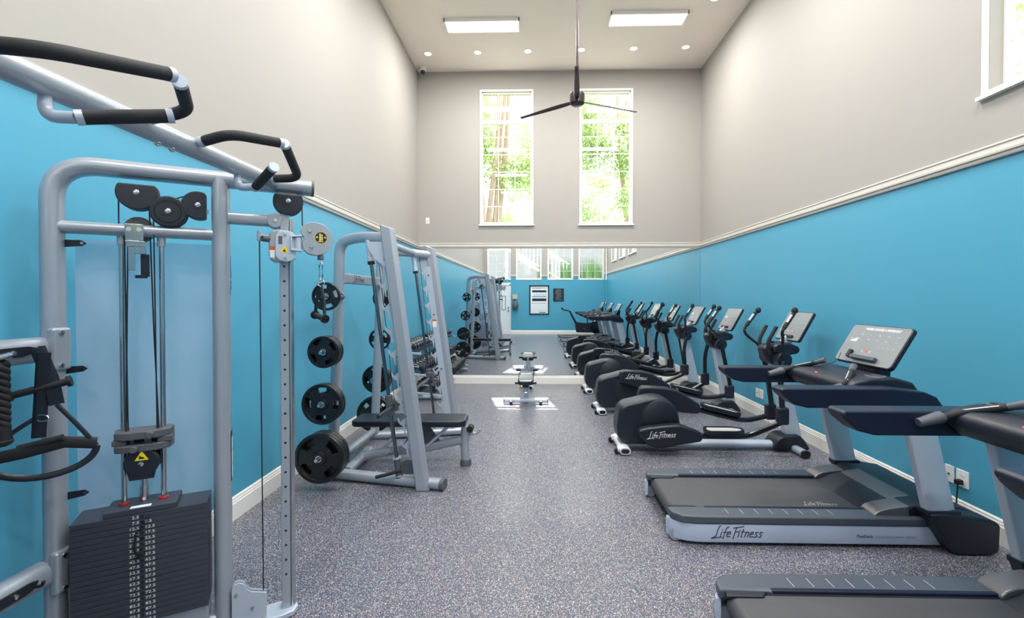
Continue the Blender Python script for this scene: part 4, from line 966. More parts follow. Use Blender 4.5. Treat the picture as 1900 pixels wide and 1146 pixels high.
hx, hy, hz = -1.862, YM + 0.150, 1.355
t = thing('suspension_strap', 'black stirrup strap handle with a wide foot loop, hung on the cable machine hook', 'strap handle', (hx, hy, hz))
up = (1, -0.9, 0)
mb = MB().sweep([(hx + 0.005, hy - 0.02, hz + 0.01), (hx + 0.035, hy + 0.0, hz - 0.11), (hx + 0.045, hy + 0.01, hz - 0.21)], 0.022, 0.003, up=up, n=10).build('webbing', M['vinyl'], t)
mb = MB().sweep([(hx + 0.03, hy - 0.02, hz - 0.01), (hx + 0.01, hy - 0.015, hz - 0.20), (hx + 0.00, hy - 0.015, hz - 0.33)], 0.020, 0.004, up=up, n=10).build('webbing', M['vinyl'], t)
MB().sweep([(hx + 0.02 + 0.024 * math.cos(R(a)), hy - 0.02, hz - 0.255 + 0.024 * math.sin(R(a)) * 0.5) for a in range(0, 361, 24)], 0.0028, n=8).build('ring', M['steel'], t)
MB().cyl((hx - 0.06, hy - 0.06, hz - 0.165), (hx + 0.075, hy + 0.03, hz - 0.125), 0.0135, n=18).build('hand_grip', M['foam'], t)
for q in ((hx - 0.06, hy - 0.06, hz - 0.165), (hx + 0.075, hy + 0.03, hz - 0.125)): MB().lathe(q, (0.135, 0.09, 0.04), [(0.004, -0.006), (0.021, -0.006), (0.021, 0.006), (0.004, 0.006)], n=20).build('grip_flange', M['rubber'], t)
c = Vector((hx + 0.02, hy - 0.02, hz - 0.385)); ex = Vector((0.78, 0.6, 0.0)).normalized()
cr = [c + ex * (0.15 * math.cos(R(a))) + Vector((0, 0, 0.09 * math.sin(R(a)))) for a in range(180, 361, 12)]
MB().sweep(cr, 0.012, 0.0035, up=(0.6, -0.78, 0.3), n=10).build('foot_loop', M['vinyl'], t)
MB().sweep([c - ex * 0.15, c - ex * 0.05 + Vector((0, 0, 0.010)), c + ex * 0.06 + Vector((0, 0, 0.03)), c + ex * 0.15 + Vector((0, 0, 0.01))], 0.022, 0.0045, up=(0.6, -0.78, 0.1), n=10).build('padded_band', M['rubber'], t)
MB().sweep([c + ex * 0.15, c + ex * 0.09 + Vector((0, 0, 0.10)), Vector((hx + 0.045, hy + 0.01, hz - 0.21))], 0.008, 0.002, up=up, fil=0.05, n=8).sweep([c - ex * 0.15, c - ex * 0.09 + Vector((0, 0, 0.08)), Vector((hx + 0.0, hy - 0.015, hz - 0.25))], 0.008, 0.002, up=up, fil=0.05, n=8).build('side_cord', M['vinyl'], t)
MB().cyl(c + Vector((-0.06, -0.03, 0.025)), c + Vector((0.05, 0.03, 0.05)), 0.012, n=14).build('foot_bar', M['foam'], t)

t = thing('triceps_rope', 'thick black twisted rope attachment at the left edge of the photo', 'rope attachment', (-1.85, YM + 0.0, 1.33))
for k in range(2):
    rx, ry = -1.85 + 0.03 * k, YM + 0.005 - 0.085 * k
    mb = MB()
    for s_ in range(3):
        pts = []
        for i in range(60):
            u = i / 59; a = 2 * PI * (u * 3.2 + s_ / 3)
            pts.append((rx + 0.012 * math.cos(a), ry + 0.012 * math.sin(a), 1.325 - 0.23 * u))
        mb.sweep(pts, 0.0130, n=10)
    mb.build('rope_strand', M['foam'], t)
    MB().sweep([(rx, ry, 1.115), (rx, ry, 1.085), (rx, ry, 1.055)], 0.024, n=16, taper=(0.9, 1.15)).ball((rx, ry, 1.05), 0.030, (1, 1, 0.6)).build('rope_end', M['rubber'], t)
MB().cyl((-1.86, YM + 0.04, 1.345), (-1.815, YM - 0.09, 1.335), 0.012, n=12).build('rope_clamp', M['steel'], t)

# ================================================================== SMITH MACHINE
SY = 4.47
def build_smith():
    t = thing('smith_machine', 'silver smith machine with guided bar and weight horns, along the left wall', 'smith machine', (-1.3, SY, 0))
    for sg in (-1, 1):
        y = lambda v: SY + sg * v
        # side frame: base tube, front post, top tube with rear post
        MB().sweep([(-1.80, y(0.535), 0.046), (-1.70, y(0.56), 0.046), (-0.745, y(0.765), 0.046)], 0.052, 0.040, n=20, sq=0.8).build('base_tube', M['silver'], t)
        MB().sweep([(-0.76, y(0.763), 0.046), (-0.728, y(0.77), 0.046)], 0.054, 0.042, n=20, sq=0.8).build('tube_cap', M['grey'], t)
        fp = MB(); sec = [(-0.052, -0.03), (-0.045, -0.040), (0.03, -0.040), (0.058, -0.018), (0.062, 0.0), (0.058, 0.018), (0.03, 0.040), (-0.045, 0.040), (-0.052, 0.03)]
        fp.prism(sec, 0, 1, lambda a, b, d: (-0.905 + a - 0.285 * d, y(0.765) + b, (2.135 - (a + 0.05) * 0.35) * d + 0.002))
        fp.build('front_post', M['silver'], t, bevel=0.006)
        MB().sweep([(-1.75, y(0.525), 0.08), (-1.70, y(0.525), 1.2), (-1.675, y(0.53), 2.03), (-1.47, y(0.62), 2.055), (-1.35, y(0.70), 2.045), (-1.17, y(0.762), 2.03)], 0.045, 0.034, up=(0, 1, 0.0), fil=0.17, n=20, nf=9, sq=0.85).build('rear_post', M['silver'], t)
        # gusset and bolts
        MB().xz([(-1.20, 2.00), (-1.34, 2.00), (-1.335, 1.93), (-1.29, 1.86), (-1.22, 1.80), (-1.165, 1.79)], min(y(0.755), y(0.765)), max(y(0.755), y(0.765))).build('gusset', M['silver_light'], t, bevel=0.002)
        # guide rod with sleeve and lower stop
        ry = y(0.705)
        b0, b1 = Vector((-1.115, ry, 0.06)), Vector((-1.365, ry, 2.02)); dr = (b1 - b0).normalized()
        MB().cyl(b0, b1, 0.0145, n=20).build('guide_rod', M['darksteel'], t)
        rs = MB().cyl(b1 - dr * 0.15, b1, 0.024, n=20).cyl(b1 - dr * 0.175, b1 - dr * 0.14, 0.030, n=20).build('rod_sleeve', M['silver_light'], t, bevel=0.003)
        MB().cyl(b1 - dr * 0.20, b1 - dr * 0.175, 0.029, n=20).build('rubber_bumper', M['rubber'], rs, bevel=0.004)
        MB().cyl(b0, b0 + dr * 0.17, 0.026, n=20).build('lower_sleeve', M['grey'], t, bevel=0.003)
        MB().cyl(b0 + dr * 0.165, b0 + dr * 0.18, 0.034, n=20).cyl(b0 + dr * 0.02, b0 + dr * 0.035, 0.032, n=20).build('lower_collar', M['silver'], t, bevel=0.003)
        MB().sweep([(-1.10, y(0.715), 0.135), (-1.20, y(0.755), 0.115), (-1.29, y(0.775), 0.10)], 0.014, n=14).build('stop_lever', M['foam'], t)
        MB().xz([(-1.10, 0.10), (-1.10, 0.20), (-1.05, 0.225), (-0.93, 0.215), (-0.91, 0.11)], min(y(0.70), y(0.712)), max(y(0.70), y(0.712))).build('stop_plate', M['grey'], t, bevel=0.003)
        # catch rail with hooks behind the front post
        n = 9; z0, z1 = 0.22, 1.90; pts = []
        ft = lambda z: -0.905 - 0.285 * z / 2.1 - 0.045
        right = [(ft(z0) + 0.03, z0), (ft(z1) + 0.03, z1)]
        left = []
        for k in range(n):
            zt = z1 - (z1 - z0) * k / n; h = (z1 - z0) / n
            left += [(ft(zt) - 0.040, zt), (ft(zt) - 0.085, zt - 0.05 * h / 0.18), (ft(zt) - 0.090, zt - 0.2 * h), (ft(zt) - 0.062, zt - 0.34 * h), (ft(zt) - 0.045, zt - 0.38 * h), (ft(zt) - 0.038, zt - 0.48 * h), (ft(zt) - 0.032, zt - 0.62 * h), (ft(zt) - 0.034, zt - 0.8 * h), (ft(zt) - 0.040, zt - 0.95 * h)]
        ya, yb = min(y(0.715), y(0.721)), max(y(0.715), y(0.721))
        cm_ = MB().xz([(ft(z0) + 0.03, z0), (ft(z1) + 0.03, z1), (ft(z1) - 0.036, z1), (ft(z0) - 0.036, z0)], ya, yb)
        for k in range(n):
            zt = z1 - 0.02 - (z1 - z0) * k / n; h = (z1 - z0) / n; f0 = ft(zt)
            cm_.xz([(f0 - 0.034, zt), (f0 - 0.034, zt - 0.75 * h), (f0 - 0.042, zt - 0.70 * h), (f0 - 0.052, zt - 0.40 * h)], ya, yb)
            cm_.xz([(f0 - 0.034, zt), (f0 - 0.052, zt - 0.40 * h), (f0 - 0.070, zt - 0.34 * h), (f0 - 0.078, zt - 0.24 * h)], ya, yb)
            cm_.xz([(f0 - 0.070, zt - 0.36 * h), (f0 - 0.092, zt - 0.22 * h), (f0 - 0.096, zt - 0.02 * h), (f0 - 0.074, zt - 0.22 * h)], ya, yb)
        cr = cm_.build('catch_rail', M['silver_light'], t, smooth=False)
        for z in (1.80, 1.36, 0.75): MB().lathe((ft(z) - 0.005, y(0.715), z), (0, -sg, 0), [(0, 0), (0.010, 0), (0.010, 0.004), (0, 0.005)], n=12).build('bolt', M['grey'], cr)
        if sg == 1:
            MB().box((ft(1.27) - 0.032, y(0.7135), 1.22), (ft(1.27) + 0.012, y(0.7148), 1.285)).build('caution_label', M['white'], cr, smooth=False)
            MB().box((ft(1.29) - 0.032, y(0.7135), 1.285), (ft(1.29) + 0.012, y(0.7148), 1.305)).build('caution_strip', M['orange'], cr, smooth=False)
        for z in (0.6, 1.08, 1.5, 1.86): MB().lathe((ft(z) + 0.0, y(0.805), z), (0, sg, 0), [(0, 0), (0.009, 0), (0.009, 0.005), (0, 0.006)], n=12).build('bolt', M['steel'], t)
        # counterweight cable, bar carrier
        cb = MB().sweep([(-1.30, y(0.70), 2.02), (-1.16, y(0.69), 0.70)], 0.0028, n=8)
        cb.build('counter_cable', M['rubber'], t)
        f_ = 0.31; cc = b0.lerp(b1, f_)
        ca = MB().cyl(cc - dr * 0.085, cc + dr * 0.085, 0.032, n=20)
        ca.box((cc.x - 0.02, min(ry, ry - sg * 0.05), cc.z - 0.05), (cc.x + 0.06, max(ry, ry - sg * 0.05), cc.z + 0.05))
        ca = ca.build('bar_carrier', M['grey'], t, bevel=0.006)
        MB().sweep([(cc.x + 0.05, ry - sg * 0.03, cc.z - 0.01), (cc.x + 0.11, ry - sg * 0.03, cc.z + 0.02), (cc.x + 0.115, ry - sg * 0.03, cc.z + 0.06)], 0.010, fil=0.02, n=10).build('catch_hook', M['darksteel'], ca)
    # crossbeams
    bm = MB().box((-1.745, SY - 0.49, 1.675), (-1.665, SY + 0.49, 1.765)).build('logo_beam', M['silver'], t, bevel=0.012)
    logo((-1.6645, SY + 0.20 - 0.45, 1.695), (0, 1, 0), (0, 0, 1), 0.062, M['darkprint'], bm)
    MB().sweep([(-1.37, SY - 0.69, 2.05), (-1.37, SY + 0.69, 2.05)], 0.034, 0.034, n=18, sq=0.85).build('top_beam', M['silver'], t)
    MB().sweep([(-1.76, SY - 0.53, 0.10), (-1.76, SY + 0.53, 0.10)], 0.034, 0.034, n=18, sq=0.85).build('rear_beam', M['silver'], t)
    MB().cyl((-1.165, 3.40, 0.665), (-1.165, 5.54, 0.665), 0.0145, n=20).build('guided_bar', M['darksteel'], t)
    # weight horns
    for sg, hs in ((-1, HN), (1, HF)):
        for (x, z, r_, c_) in hs:
            y0 = SY + sg * 0.55; y1 = SY + sg * (0.55 + 0.355)
            MB().cyl((x, y0, z), (x, y1, z), 0.0145, n=18).cyl((x, y0, z), (x, y0 + sg * 0.02, z), 0.034, n=20).build('weight_horn', M['steel'], t, bevel=0.002)
    return t
HN = [(-1.652, 1.560, 0.113, 1), (-1.675, 1.120, 0.128, 3), (-1.690, 0.705, 0.163, 2), (-1.715, 0.272, 0.200, 3)]
HF = [(-1.700, 1.545, 0.110, 1), (-1.735, 1.085, 0.120, 1), (-1.775, 0.640, 0.160, 2), (-1.800, 0.245, 0.200, 2)]
build_smith()

def weight_plate(x, y0, z, r_, th, solid, label, group):
    """rubber plate with four finger openings, lying across a horn (axis along y)"""
    org = Vector((x, y0, z)); mb = MB(); ax = (0, 1, 0); c = (x, y0, z)
    mb.lathe(c, ax, [(r_ * 0.80, 0.0), (r_ * 0.86, -th * 0.5), (r_ - 0.004, -th * 0.5), (r_, -th * 0.32), (r_, th * 0.32), (r_ - 0.004, th * 0.5), (r_ * 0.86, th * 0.5)], n=48)
    hub = r_ * 0.30
    mb.lathe(c, ax, [(0.0255, -th * 0.5), (hub * 0.9, -th * 0.5), (hub, -th * 0.3), (hub, th * 0.3), (hub * 0.9, th * 0.5), (0.0255, th * 0.5)], n=32)
    rot = random.uniform(0, 90)
    for k in range(4):
        a = R(rot + 90 * k)
        if solid: a0, a1 = a - R(45), a + R(45)
        else: a0, a1 = a - R(24), a + R(24)
        mb.lathe(c, ax, [(hub * 0.95, -th * 0.28), (r_ * 0.83, -th * 0.28), (r_ * 0.83, th * 0.28), (hub * 0.95, th * 0.28)], n=10, ang=(a0, a1))
        if not solid:
            for s_ in (-1, 1):   # the web narrows to the hub, leaving a bean-shaped opening near the rim
                mb.lathe(c, ax, [(hub * 0.95, -th * 0.27), (r_ * 0.55, -th * 0.27), (r_ * 0.55, th * 0.27), (hub * 0.95, th * 0.27)], n=6, ang=(a + s_ * R(24) - R(0), a + s_ * R(45)) if s_ > 0 else (a - R(45), a - R(24)))
        else:
            pass
    o = mb.build('weight_plate', M['plate'], None, org=org)
    tag(o, label, 'weight plate', group)
    MB().lathe(c, ax, [(0.0175, -th * 0.52), (0.0258, -th * 0.52), (0.0258, th * 0.52), (0.0175, th * 0.52)], n=24).build('hub_ring', M['steel'], o)
    return o
names = ['top', 'second', 'third', 'bottom']
for sg, hs, where in ((-1, HN, 'near'), (1, HF, 'far')):
    for i, (x, z, r_, cnt) in enumerate(hs):
        th = 0.034 + 0.012 * (i > 1)
        for k in range(cnt):
            yy = SY - (0.86 - k * (th + 0.002) - th / 2) if sg < 0 else SY + (0.64 + (cnt - 1 - k) * (th + 0.002) + th / 2)
            pos = 'only plate' if cnt == 1 else ('outermost plate' if k == 0 else ('innermost plate' if k == cnt - 1 else 'middle plate'))
            weight_plate(x, yy, z, r_ * (1 if k == 0 else 0.985), th, False, 'black rubber weight plate, %s on the %s horn of the smith machine\'s %s side' % (pos, names[i], where), 'weight plates on the smith machine')

# ================================================================== BENCHES
def build_bench(label, world):
    """flat bench; local x along the pads (seat end +x). built at origin then placed"""
    t = thing('weight_bench', label, 'weight bench', (0, 0, 0), None)
    def pad(x0, x1, w_, z0, z1, name, tilt=0):
        prof = [(x0, -w_ * 0.82), (x0 + 0.03, -w_), (x1 - 0.05, -w_), (x1, -w_ * 0.75), (x1, w_ * 0.75), (x1 - 0.05, w_), (x0 + 0.03, w_), (x0, w_ * 0.82)]
        MB().prism(prof, z0, z1, lambda a, b, d: (a, b, d + tilt * (a - x0))).build(name, M['vinyl'], t, bevel=0.018, seg=4)
    pad(-0.56, -0.03, 0.145, 0.385, 0.445, 'back_pad'); pad(0.0, 0.47, 0.145, 0.385, 0.445, 'seat_pad')
    MB().box((-0.52, -0.06, 0.365), (-0.02, 0.06, 0.386)).build('back_plate', M['silver'], t, bevel=0.004)
    MB().box((0.02, -0.06, 0.365), (0.42, 0.06, 0.386)).build('seat_plate', M['silver'], t, bevel=0.004)
    MB().sweep([(-0.50, 0, 0.07), (-0.30, 0, 0.12), (0.10, 0, 0.16), (0.42, 0, 0.235)], 0.034, 0.040, fil=0.12, n=18, sq=0.8).build('spine_tube', M['silver'], t)
    MB().sweep([(0.455, 0, 0.36), (0.445, 0, 0.20), (0.455, 0, 0.045)], 0.036, 0.040, up=(1, 0, 0), n=18).build('front_leg', M['silver'], t)
    MB().lathe((0.457, 0, 0.0), (0, 0, 1), [(0, 0), (0.052, 0), (0.052, 0.035), (0.044, 0.055), (0, 0.055)], n=24).build('rubber_foot', M['grey'], t)
    MB().sweep([(-0.54, -0.28, 0.045), (-0.50, 0, 0.075), (-0.54, 0.28, 0.045)], 0.042, 0.034, fil=0.2, n=18, sq=0.75).build('rear_foot_bar', M['silver'], t)
    for sg in (-1, 1): MB().box((-0.595, sg * 0.22 - 0.04, 0.0), (-0.50, sg * 0.22 + 0.04, 0.028)).build('rubber_foot', M['grey'], t, bevel=0.006)
    MB().xz([(-0.15, 0.15), (0.25, 0.18), (0.12, 0.36), (0.0, 0.36)], -0.012, 0.012).build('hinge_plate', M['grey'], t, bevel=0.004)
    MB().sweep([(-0.32, 0, 0.13), (-0.22, 0, 0.25), (-0.25, 0, 0.37)], 0.018, n=12).sweep([(0.10, -0.03, 0.18), (0.30, -0.03, 0.365)], 0.014, n=12).build('support_strut', M['silver_light'], t)
    MB().sweep([(0.46, 0.0, 0.30), (0.56, 0.0, 0.29), (0.59, 0.0, 0.33)], 0.013, fil=0.03, n=12).build('carry_handle', M['silver'], t)
    MB().cyl((0.50, -0.045, 0.34), (0.50, 0.045, 0.34), 0.030, n=20).build('roller', M['rubber'], t)
    yl = MB().xz([(0.00, 0.20), (0.045, 0.20), (0.022, 0.235)], -0.0135, -0.0125).build('warning_triangle', M['yellow'], t, smooth=False)
    logo((-0.24, -0.0345, 0.115), (1, 0, 0.12), (0, 0, 1), 0.05, M['darkprint'], t)
    t.matrix_world = world
    return t
b1 = build_bench('black padded bench with silver frame, standing inside the smith machine', Matrix.Translation((-1.10, 4.26, 0)) @ Matrix.Rotation(R(1), 4, 'Z'))

# small adjustable bench in front of the mirror (pads run towards the mirror)
def build_small_bench():
    cx, y0 = -0.135, 6.42
    t = thing('weight_bench', 'small sunlit adjustable bench with leg rollers, alone in front of the mirror', 'weight bench', (cx, 6.9, 0))
    P = lambda a, b, d: (cx + a, b, d)
    MB().sweep([(cx - 0.31, 6.74, 0.055), (cx + 0.31, 6.74, 0.055)], 0.045, 0.036, n=18, sq=0.8).build('rear_foot_bar', M['silver_light'], t)
    for sg in (-1, 1):
        MB().cyl((cx + sg * 0.215 - 0.02, 6.685, 0.03), (cx + sg * 0.215 + 0.02, 6.685, 0.03), 0.030, n=20).build('caster_wheel', M['rubber'], t, bevel=0.004)
        MB().sweep([(cx + sg * 0.31, 6.74, 0.055), (cx + sg * 0.325, 6.74, 0.055)], 0.047, 0.038, n=18, sq=0.8).build('foot_cap', M['grey'], t)
    MB().sweep([(cx, 6.74, 0.06), (cx, 7.0, 0.12), (cx, 7.45, 0.12), (cx, 7.74, 0.055)], 0.034, 0.038, fil=0.12, n=16, sq=0.8).build('spine_tube', M['silver_light'], t)
    MB().sweep([(cx + 0.035, 6.76, 0.06), (cx + 0.035, 6.80, 0.32)], 0.02, 0.03, n=14, sq=0.7).sweep([(cx - 0.035, 6.76, 0.06), (cx - 0.035, 6.80, 0.32)], 0.02, 0.03, n=14, sq=0.7).build('seat_strut', M['silver_light'], t)
    MB().sweep([(cx - 0.10, 7.75, 0.045), (cx + 0.10, 7.75, 0.045)], 0.040, 0.034, n=18, sq=0.8).build('front_foot_bar', M['silver_light'], t)
    def pad(y0, y1, w0, w1, z0, z1, name):
        prof = [(-w0, y0 + 0.05), (-w0 * 0.75, y0), (w0 * 0.75, y0), (w0, y0 + 0.05), (w1, y1 - 0.03), (w1 * 0.85, y1), (-w1 * 0.85, y1), (-w1, y1 - 0.03)]
        MB().prism(prof, 0, 0.065, lambda a, b, d: (cx + a, b, z0 + (z1 - z0) * (b - y0) / (y1 - y0) + d)).build(name, M['vinyl'], t, bevel=0.02, seg=4)
    MB().cyl((cx, 7.53, 0.11), (cx, 7.55, 0.37), 0.016, n=14).build('roller_post', M['silver_light'], t)
    pad(6.55, 6.98, 0.115, 0.115, 0.305, 0.335, 'seat_pad'); pad(7.03, 7.50, 0.12, 0.115, 0.335, 0.300, 'back_pad')
    MB().box((cx - 0.045, 6.62, 0.26), (cx + 0.045, 6.74, 0.312)).build('seat_bracket', M['black'], t, bevel=0.01)
    MB().box((cx - 0.05, 6.98, 0.285), (cx + 0.05, 7.45, 0.302)).build('back_plate', M['silver'], t, bevel=0.004)
    MB().sweep([(cx, 7.10, 0.12), (cx, 7.16, 0.29)], 0.025, n=14).build('support_strut', M['silver_light'], t)
    for yy, zz, hw in ((6.60, 0.335, 0.155), (7.55, 0.372, 0.175)):
        for sg in (-1, 1): MB().cyl((cx + sg * 0.10, yy, zz), (cx + sg * hw, yy, zz), 0.019, n=18).build('leg_roller', M['foam'], t, bevel=0.004)
        MB().cyl((cx - 0.11, yy, zz), (cx + 0.11, yy, zz), 0.011, n=14).build('roller_bar', M['grey'], t)
    MB().cyl((cx - 0.05, 6.72, 0.235), (cx - 0.095, 6.72, 0.235), 0.018, n=16).build('adjust_knob', M['yellow'], t, bevel=0.003)
    MB().cyl((cx + 0.05, 6.72, 0.24), (cx + 0.09, 6.72, 0.24), 0.022, n=16).build('adjust_knob', M['black'], t, bevel=0.003)
    return t
build_small_bench()

# ================================================================== DUMBBELL RACK
RY0, RY1 = 6.80, 8.24
tiers = [(-1.90, 0.800), (-1.79, 0.475), (-1.62, 0.185)]
def build_rack():
    t = thing('dumbbell_rack', 'three-tier silver dumbbell rack in the corner by the mirror', 'dumbbell rack', (-1.75, 7.5, 0))
    for i, (x, z) in enumerate(tiers):
        for yy in (RY0, RY1 - 0.03):
            MB().prism([(x - 0.17, z - 0.025), (x + 0.20, z - 0.068), (x + 0.20, z - 0.098), (x - 0.17, z - 0.06)], yy, yy + 0.03, lambda a, b, d: (a, d, b)).build('tier_bracket', M['silver_light'], t, bevel=0.004)
        for dx, dz in ((-0.10, 0.0), (0.10, -0.028)):
            MB().box((x + dx - 0.035, RY0 + 0.02, z + dz - 0.045), (x + dx + 0.035, RY1 - 0.02, z + dz - 0.022)).build('saddle_rail', M['black'], t, bevel=0.004)
    for yy in (RY0 + 0.18, RY1 - 0.18):
        MB().sweep([(-2.02, yy, 0.045), (-1.42, yy, 0.045)], 0.036, 0.030, n=16, sq=0.8).sweep([(-1.80, yy, 0.06), (-1.93, yy, 0.14), (-2.055, yy, 0.80)], 0.026, 0.034, up=(0, 1, 0), fil=0.05, n=16, sq=0.8).build('rack_upright', M['silver_light'], t)
build_rack()
def build_dumbbell(s, org, label):
    """head axis along x; s = head radius"""
    t = thing('dumbbell', label, 'dumbbell', org)
    x, y, z = org; hl = 0.030 + s * 0.75; g = 0.062
    MB().cyl((x - g, y, z), (x + g, y, z), 0.0135, n=14).build('handle', M['steel'], t)
    for sg in (-1, 1):
        a = x + sg * g; h = MB()
        h.lathe((a, y, z), (sg, 0, 0), [(0, 0), (s * 0.80, 0), (s, 0.012), (s, hl - 0.012), (s * 0.82, hl), (0, hl)], n=10)
        hd = h.build('dumbbell_head', M['plate'], t)
        MB().lathe((a + sg * hl, y, z), (sg, 0, 0), [(0, 0), (s * 0.5, 0), (s * 0.5, 0.002), (0, 0.002)], n=16).build('head_cap', M['darkprint'], hd)
        MB().lathe((a - sg * 0.004, y, z), (sg, 0, 0), [(0.0135, 0), (s * 0.55, 0), (s * 0.55, 0.004), (0.0135, 0.004)], n=16).build('collar', M['steel'], hd)
    return t
ordn = ['first', 'second', 'third', 'fourth', 'fifth', 'sixth', 'seventh', 'eighth', 'ninth']
for i, (x, z) in enumerate(tiers):
    s = (0.046, 0.056, 0.064)[i]; n = (9, 9, 8)[i]
    proto = None
    for k in range(n):
        yy = RY0 + 0.08 + (RY1 - RY0 - 0.16) * (k + 0.0) / (n - 1)
        lab = 'black dumbbell on the dumbbell rack\'s %s tier, %s from the near end' % (('top', 'middle', 'bottom')[i], ordn[k])
        if proto is None:
            proto = build_dumbbell(s, (x, yy, z - 0.012 + s), lab); proto['group'] = 'dumbbells on the rack'; py = yy; proto.rotation_euler = (0, R(8), 0)
        else: dup(proto, (0, yy - py, 0), lab)

# ================================================================== BACK WALL THINGS (seen in the mirror)
t = thing('framed_poster', 'tall white gym rules poster in a black frame on the back wall', 'poster', (0.27, YB, 1.4))
fx0, fx1, fz0, fz1 = -0.13, 0.67, 0.80, 1.99
f = MB()
for a, b in (((fx0, fz0), (fx1, fz0 + 0.045)), ((fx0, fz1 - 0.045), (fx1, fz1)), ((fx0, fz0), (fx0 + 0.045, fz1)), ((fx1 - 0.045, fz0), (fx1, fz1))): f.box((a[0], YB + 0.001, a[1]), (b[0], YB + 0.03, b[1]))
f.build('frame', M['ink'], t, smooth=False)
MB().box((fx0 + 0.02, YB + 0.001, fz0 + 0.02), (fx1 - 0.02, YB + 0.012, fz1 - 0.02)).build('sheet', M['paper'], t, smooth=False)
g = MB()
def bar(mb, u0, u1, v0, v1, d=0.0135):   # u measured from the poster's reading-left edge (= +x side)
    x1 = fx1 - (fx1 - fx0) * u0; x0 = fx1 - (fx1 - fx0) * u1; z1 = fz1 - (fz1 - fz0) * v0; z0 = fz1 - (fz1 - fz0) * v1
    mb.box((x0, YB + 0.012, z0), (x1, YB + d, z1))
bar(g, 0.14, 0.86, 0.095, 0.108); bar(g, 0.14, 0.86, 0.17, 0.24); bar(g, 0.14, 0.86, 0.45, 0.54); bar(g, 0.14, 0.9, 0.61, 0.618)
g.build('printed_bands', M['ink'], t, smooth=False)
g = MB(); bar(g, 0.14, 0.86, 0.375, 0.400)
for k in range(6): bar(g, 0.16 + 0.11 * k, 0.22 + 0.11 * k, 0.30 + 0.01 * (k % 2), 0.318 + 0.01 * (k % 2)); bar(g, 0.15 + 0.11 * k, 0.20 + 0.11 * k, 0.34, 0.352)
bar(g, 0.18, 0.50, 0.91, 0.94); bar(g, 0.14, 0.50, 0.85, 0.857)
g.build('printed_lines', M['teal_ink'], t, smooth=False)
t = thing('notice_board', 'small dark notice sign with pale writing, right of the poster in the mirror', 'sign', (1.06, YB, 1.6))
MB().box((0.84, YB + 0.001, 1.34), (1.27, YB + 0.02, 1.86)).build('board', M['ink'], t, bevel=0.004)
g = MB(); random.seed(3)
for k in range(11):
    z = 1.82 - 0.042 * k; a = 0.05 + random.random() * 0.08; b = 0.05 + random.random() * 0.12
    if k == 0: a = b = 0.12
    g.box((0.84 + a, YB + 0.0202, z - 0.007), (1.27 - b, YB + 0.0212, z))
g.build('written_lines', M['silver_light'], t, smooth=False)
t = thing('wall_box', 'small beige wall box beside the white door', 'wall box', (-0.72, YB, 1.5))
MB().box((-0.82, YB + 0.001, 1.42), (-0.62, YB + 0.07, 1.62)).build('cover', M['beige'], t, bevel=0.01)
t = thing('hanging_bag', 'dark grey bag hanging under the beige wall box', 'bag', (-0.72, YB, 1.3))
MB().lathe((-0.70, YB + 0.10, 1.02), (0, 0, 1), [(0, 0), (0.10, 0.01), (0.13, 0.08), (0.12, 0.22), (0.07, 0.31), (0.03, 0.34), (0, 0.34)], n=24).build('bag_body', M['grey'], t)
MB().sweep([(-0.72, YB + 0.09, 1.33), (-0.72, YB + 0.085, 1.44)], 0.008, n=8).build('bag_cord', M['rubber'], t)

# ================================================================== OUTSIDE
struct(MB().box((-40, YF + TH, -0.30), (40, 60, -0.25)).box((-40, -50, -0.30), (40, YB - TH, -0.25)).box((XR + TH, YB - TH, -0.30), (40, YF + TH, -0.25)).build('ground', M['ground'], smooth=False))
def leafy(name, org, blobs, n, size, m, parent):
    vs = MB(); rnd = random.Random(hash(name) % 1000 + int(org[0] * 7))
    rnd = random.Random(int(abs(org[0]) * 31 + abs(org[1]) * 17))
    for _ in range(n):
        b = rnd.choice(blobs); d = Vector((rnd.gauss(0, 1), rnd.gauss(0, 1), rnd.gauss(0, 1))).normalized() * (b[3] * rnd.random() ** 0.5)
        c = Vector(b[:3]) + d; u = Vector((rnd.gauss(0, 1), rnd.gauss(0, 1), rnd.gauss(0, 1))).normalized(); v = u.orthogonal().normalized()
        s = size * rnd.uniform(0.6, 1.3)
        vs._add([c - u * s, c + v * s * 0.45, c + u * s, c - v * s * 0.45], [(0, 1, 2, 3)])
    o = vs.build(name, m, parent, smooth=False); return o
def tree(x, y, label, h, blobs, n, m, stems=5, spread=0.9, seed=1):
    t = thing('tree', label, 'tree', (x, y, -0.25), 'trees outside the windows'); rnd = random.Random(seed)
    tr = MB()
    for k in range(stems):
        a = 2 * PI * k / stems + rnd.random(); r_ = spread * rnd.uniform(0.5, 1)
        p = [(x + 0.1 * math.cos(a), y + 0.1 * math.sin(a), -0.25)]
        for j in range(1, 5): p.append((x + r_ * math.cos(a) * j / 4 + rnd.uniform(-0.1, 0.1), y + r_ * math.sin(a) * j / 4, -0.25 + h * j / 4))
        tr.sweep(p, 0.11, fil=0.4, n=8, taper=(1.0, 0.35))
    tr.build('trunk', M['bark'], t)
    leafy('foliage', (x, y, 0), blobs, n, 0.055, m, t)
    return t
def blobset(x, y, z0, z1, r_, n, seed, br=0.7):
    rnd = random.Random(seed); return [(x + rnd.uniform(-r_, r_), y + rnd.uniform(-r_, r_) * 0.6, rnd.uniform(z0, z1), rnd.uniform(0.5, 1) * br) for _ in range(n)]
tree(-1.35, 12.2, 'tall multi-stemmed pale-barked tree outside the left far window', 8.0, blobset(-1.35, 12.2, 2.6, 9.0, 1.35, 44, 5, 0.75), 30000, M['leaf'], 8, 1.0, 3)
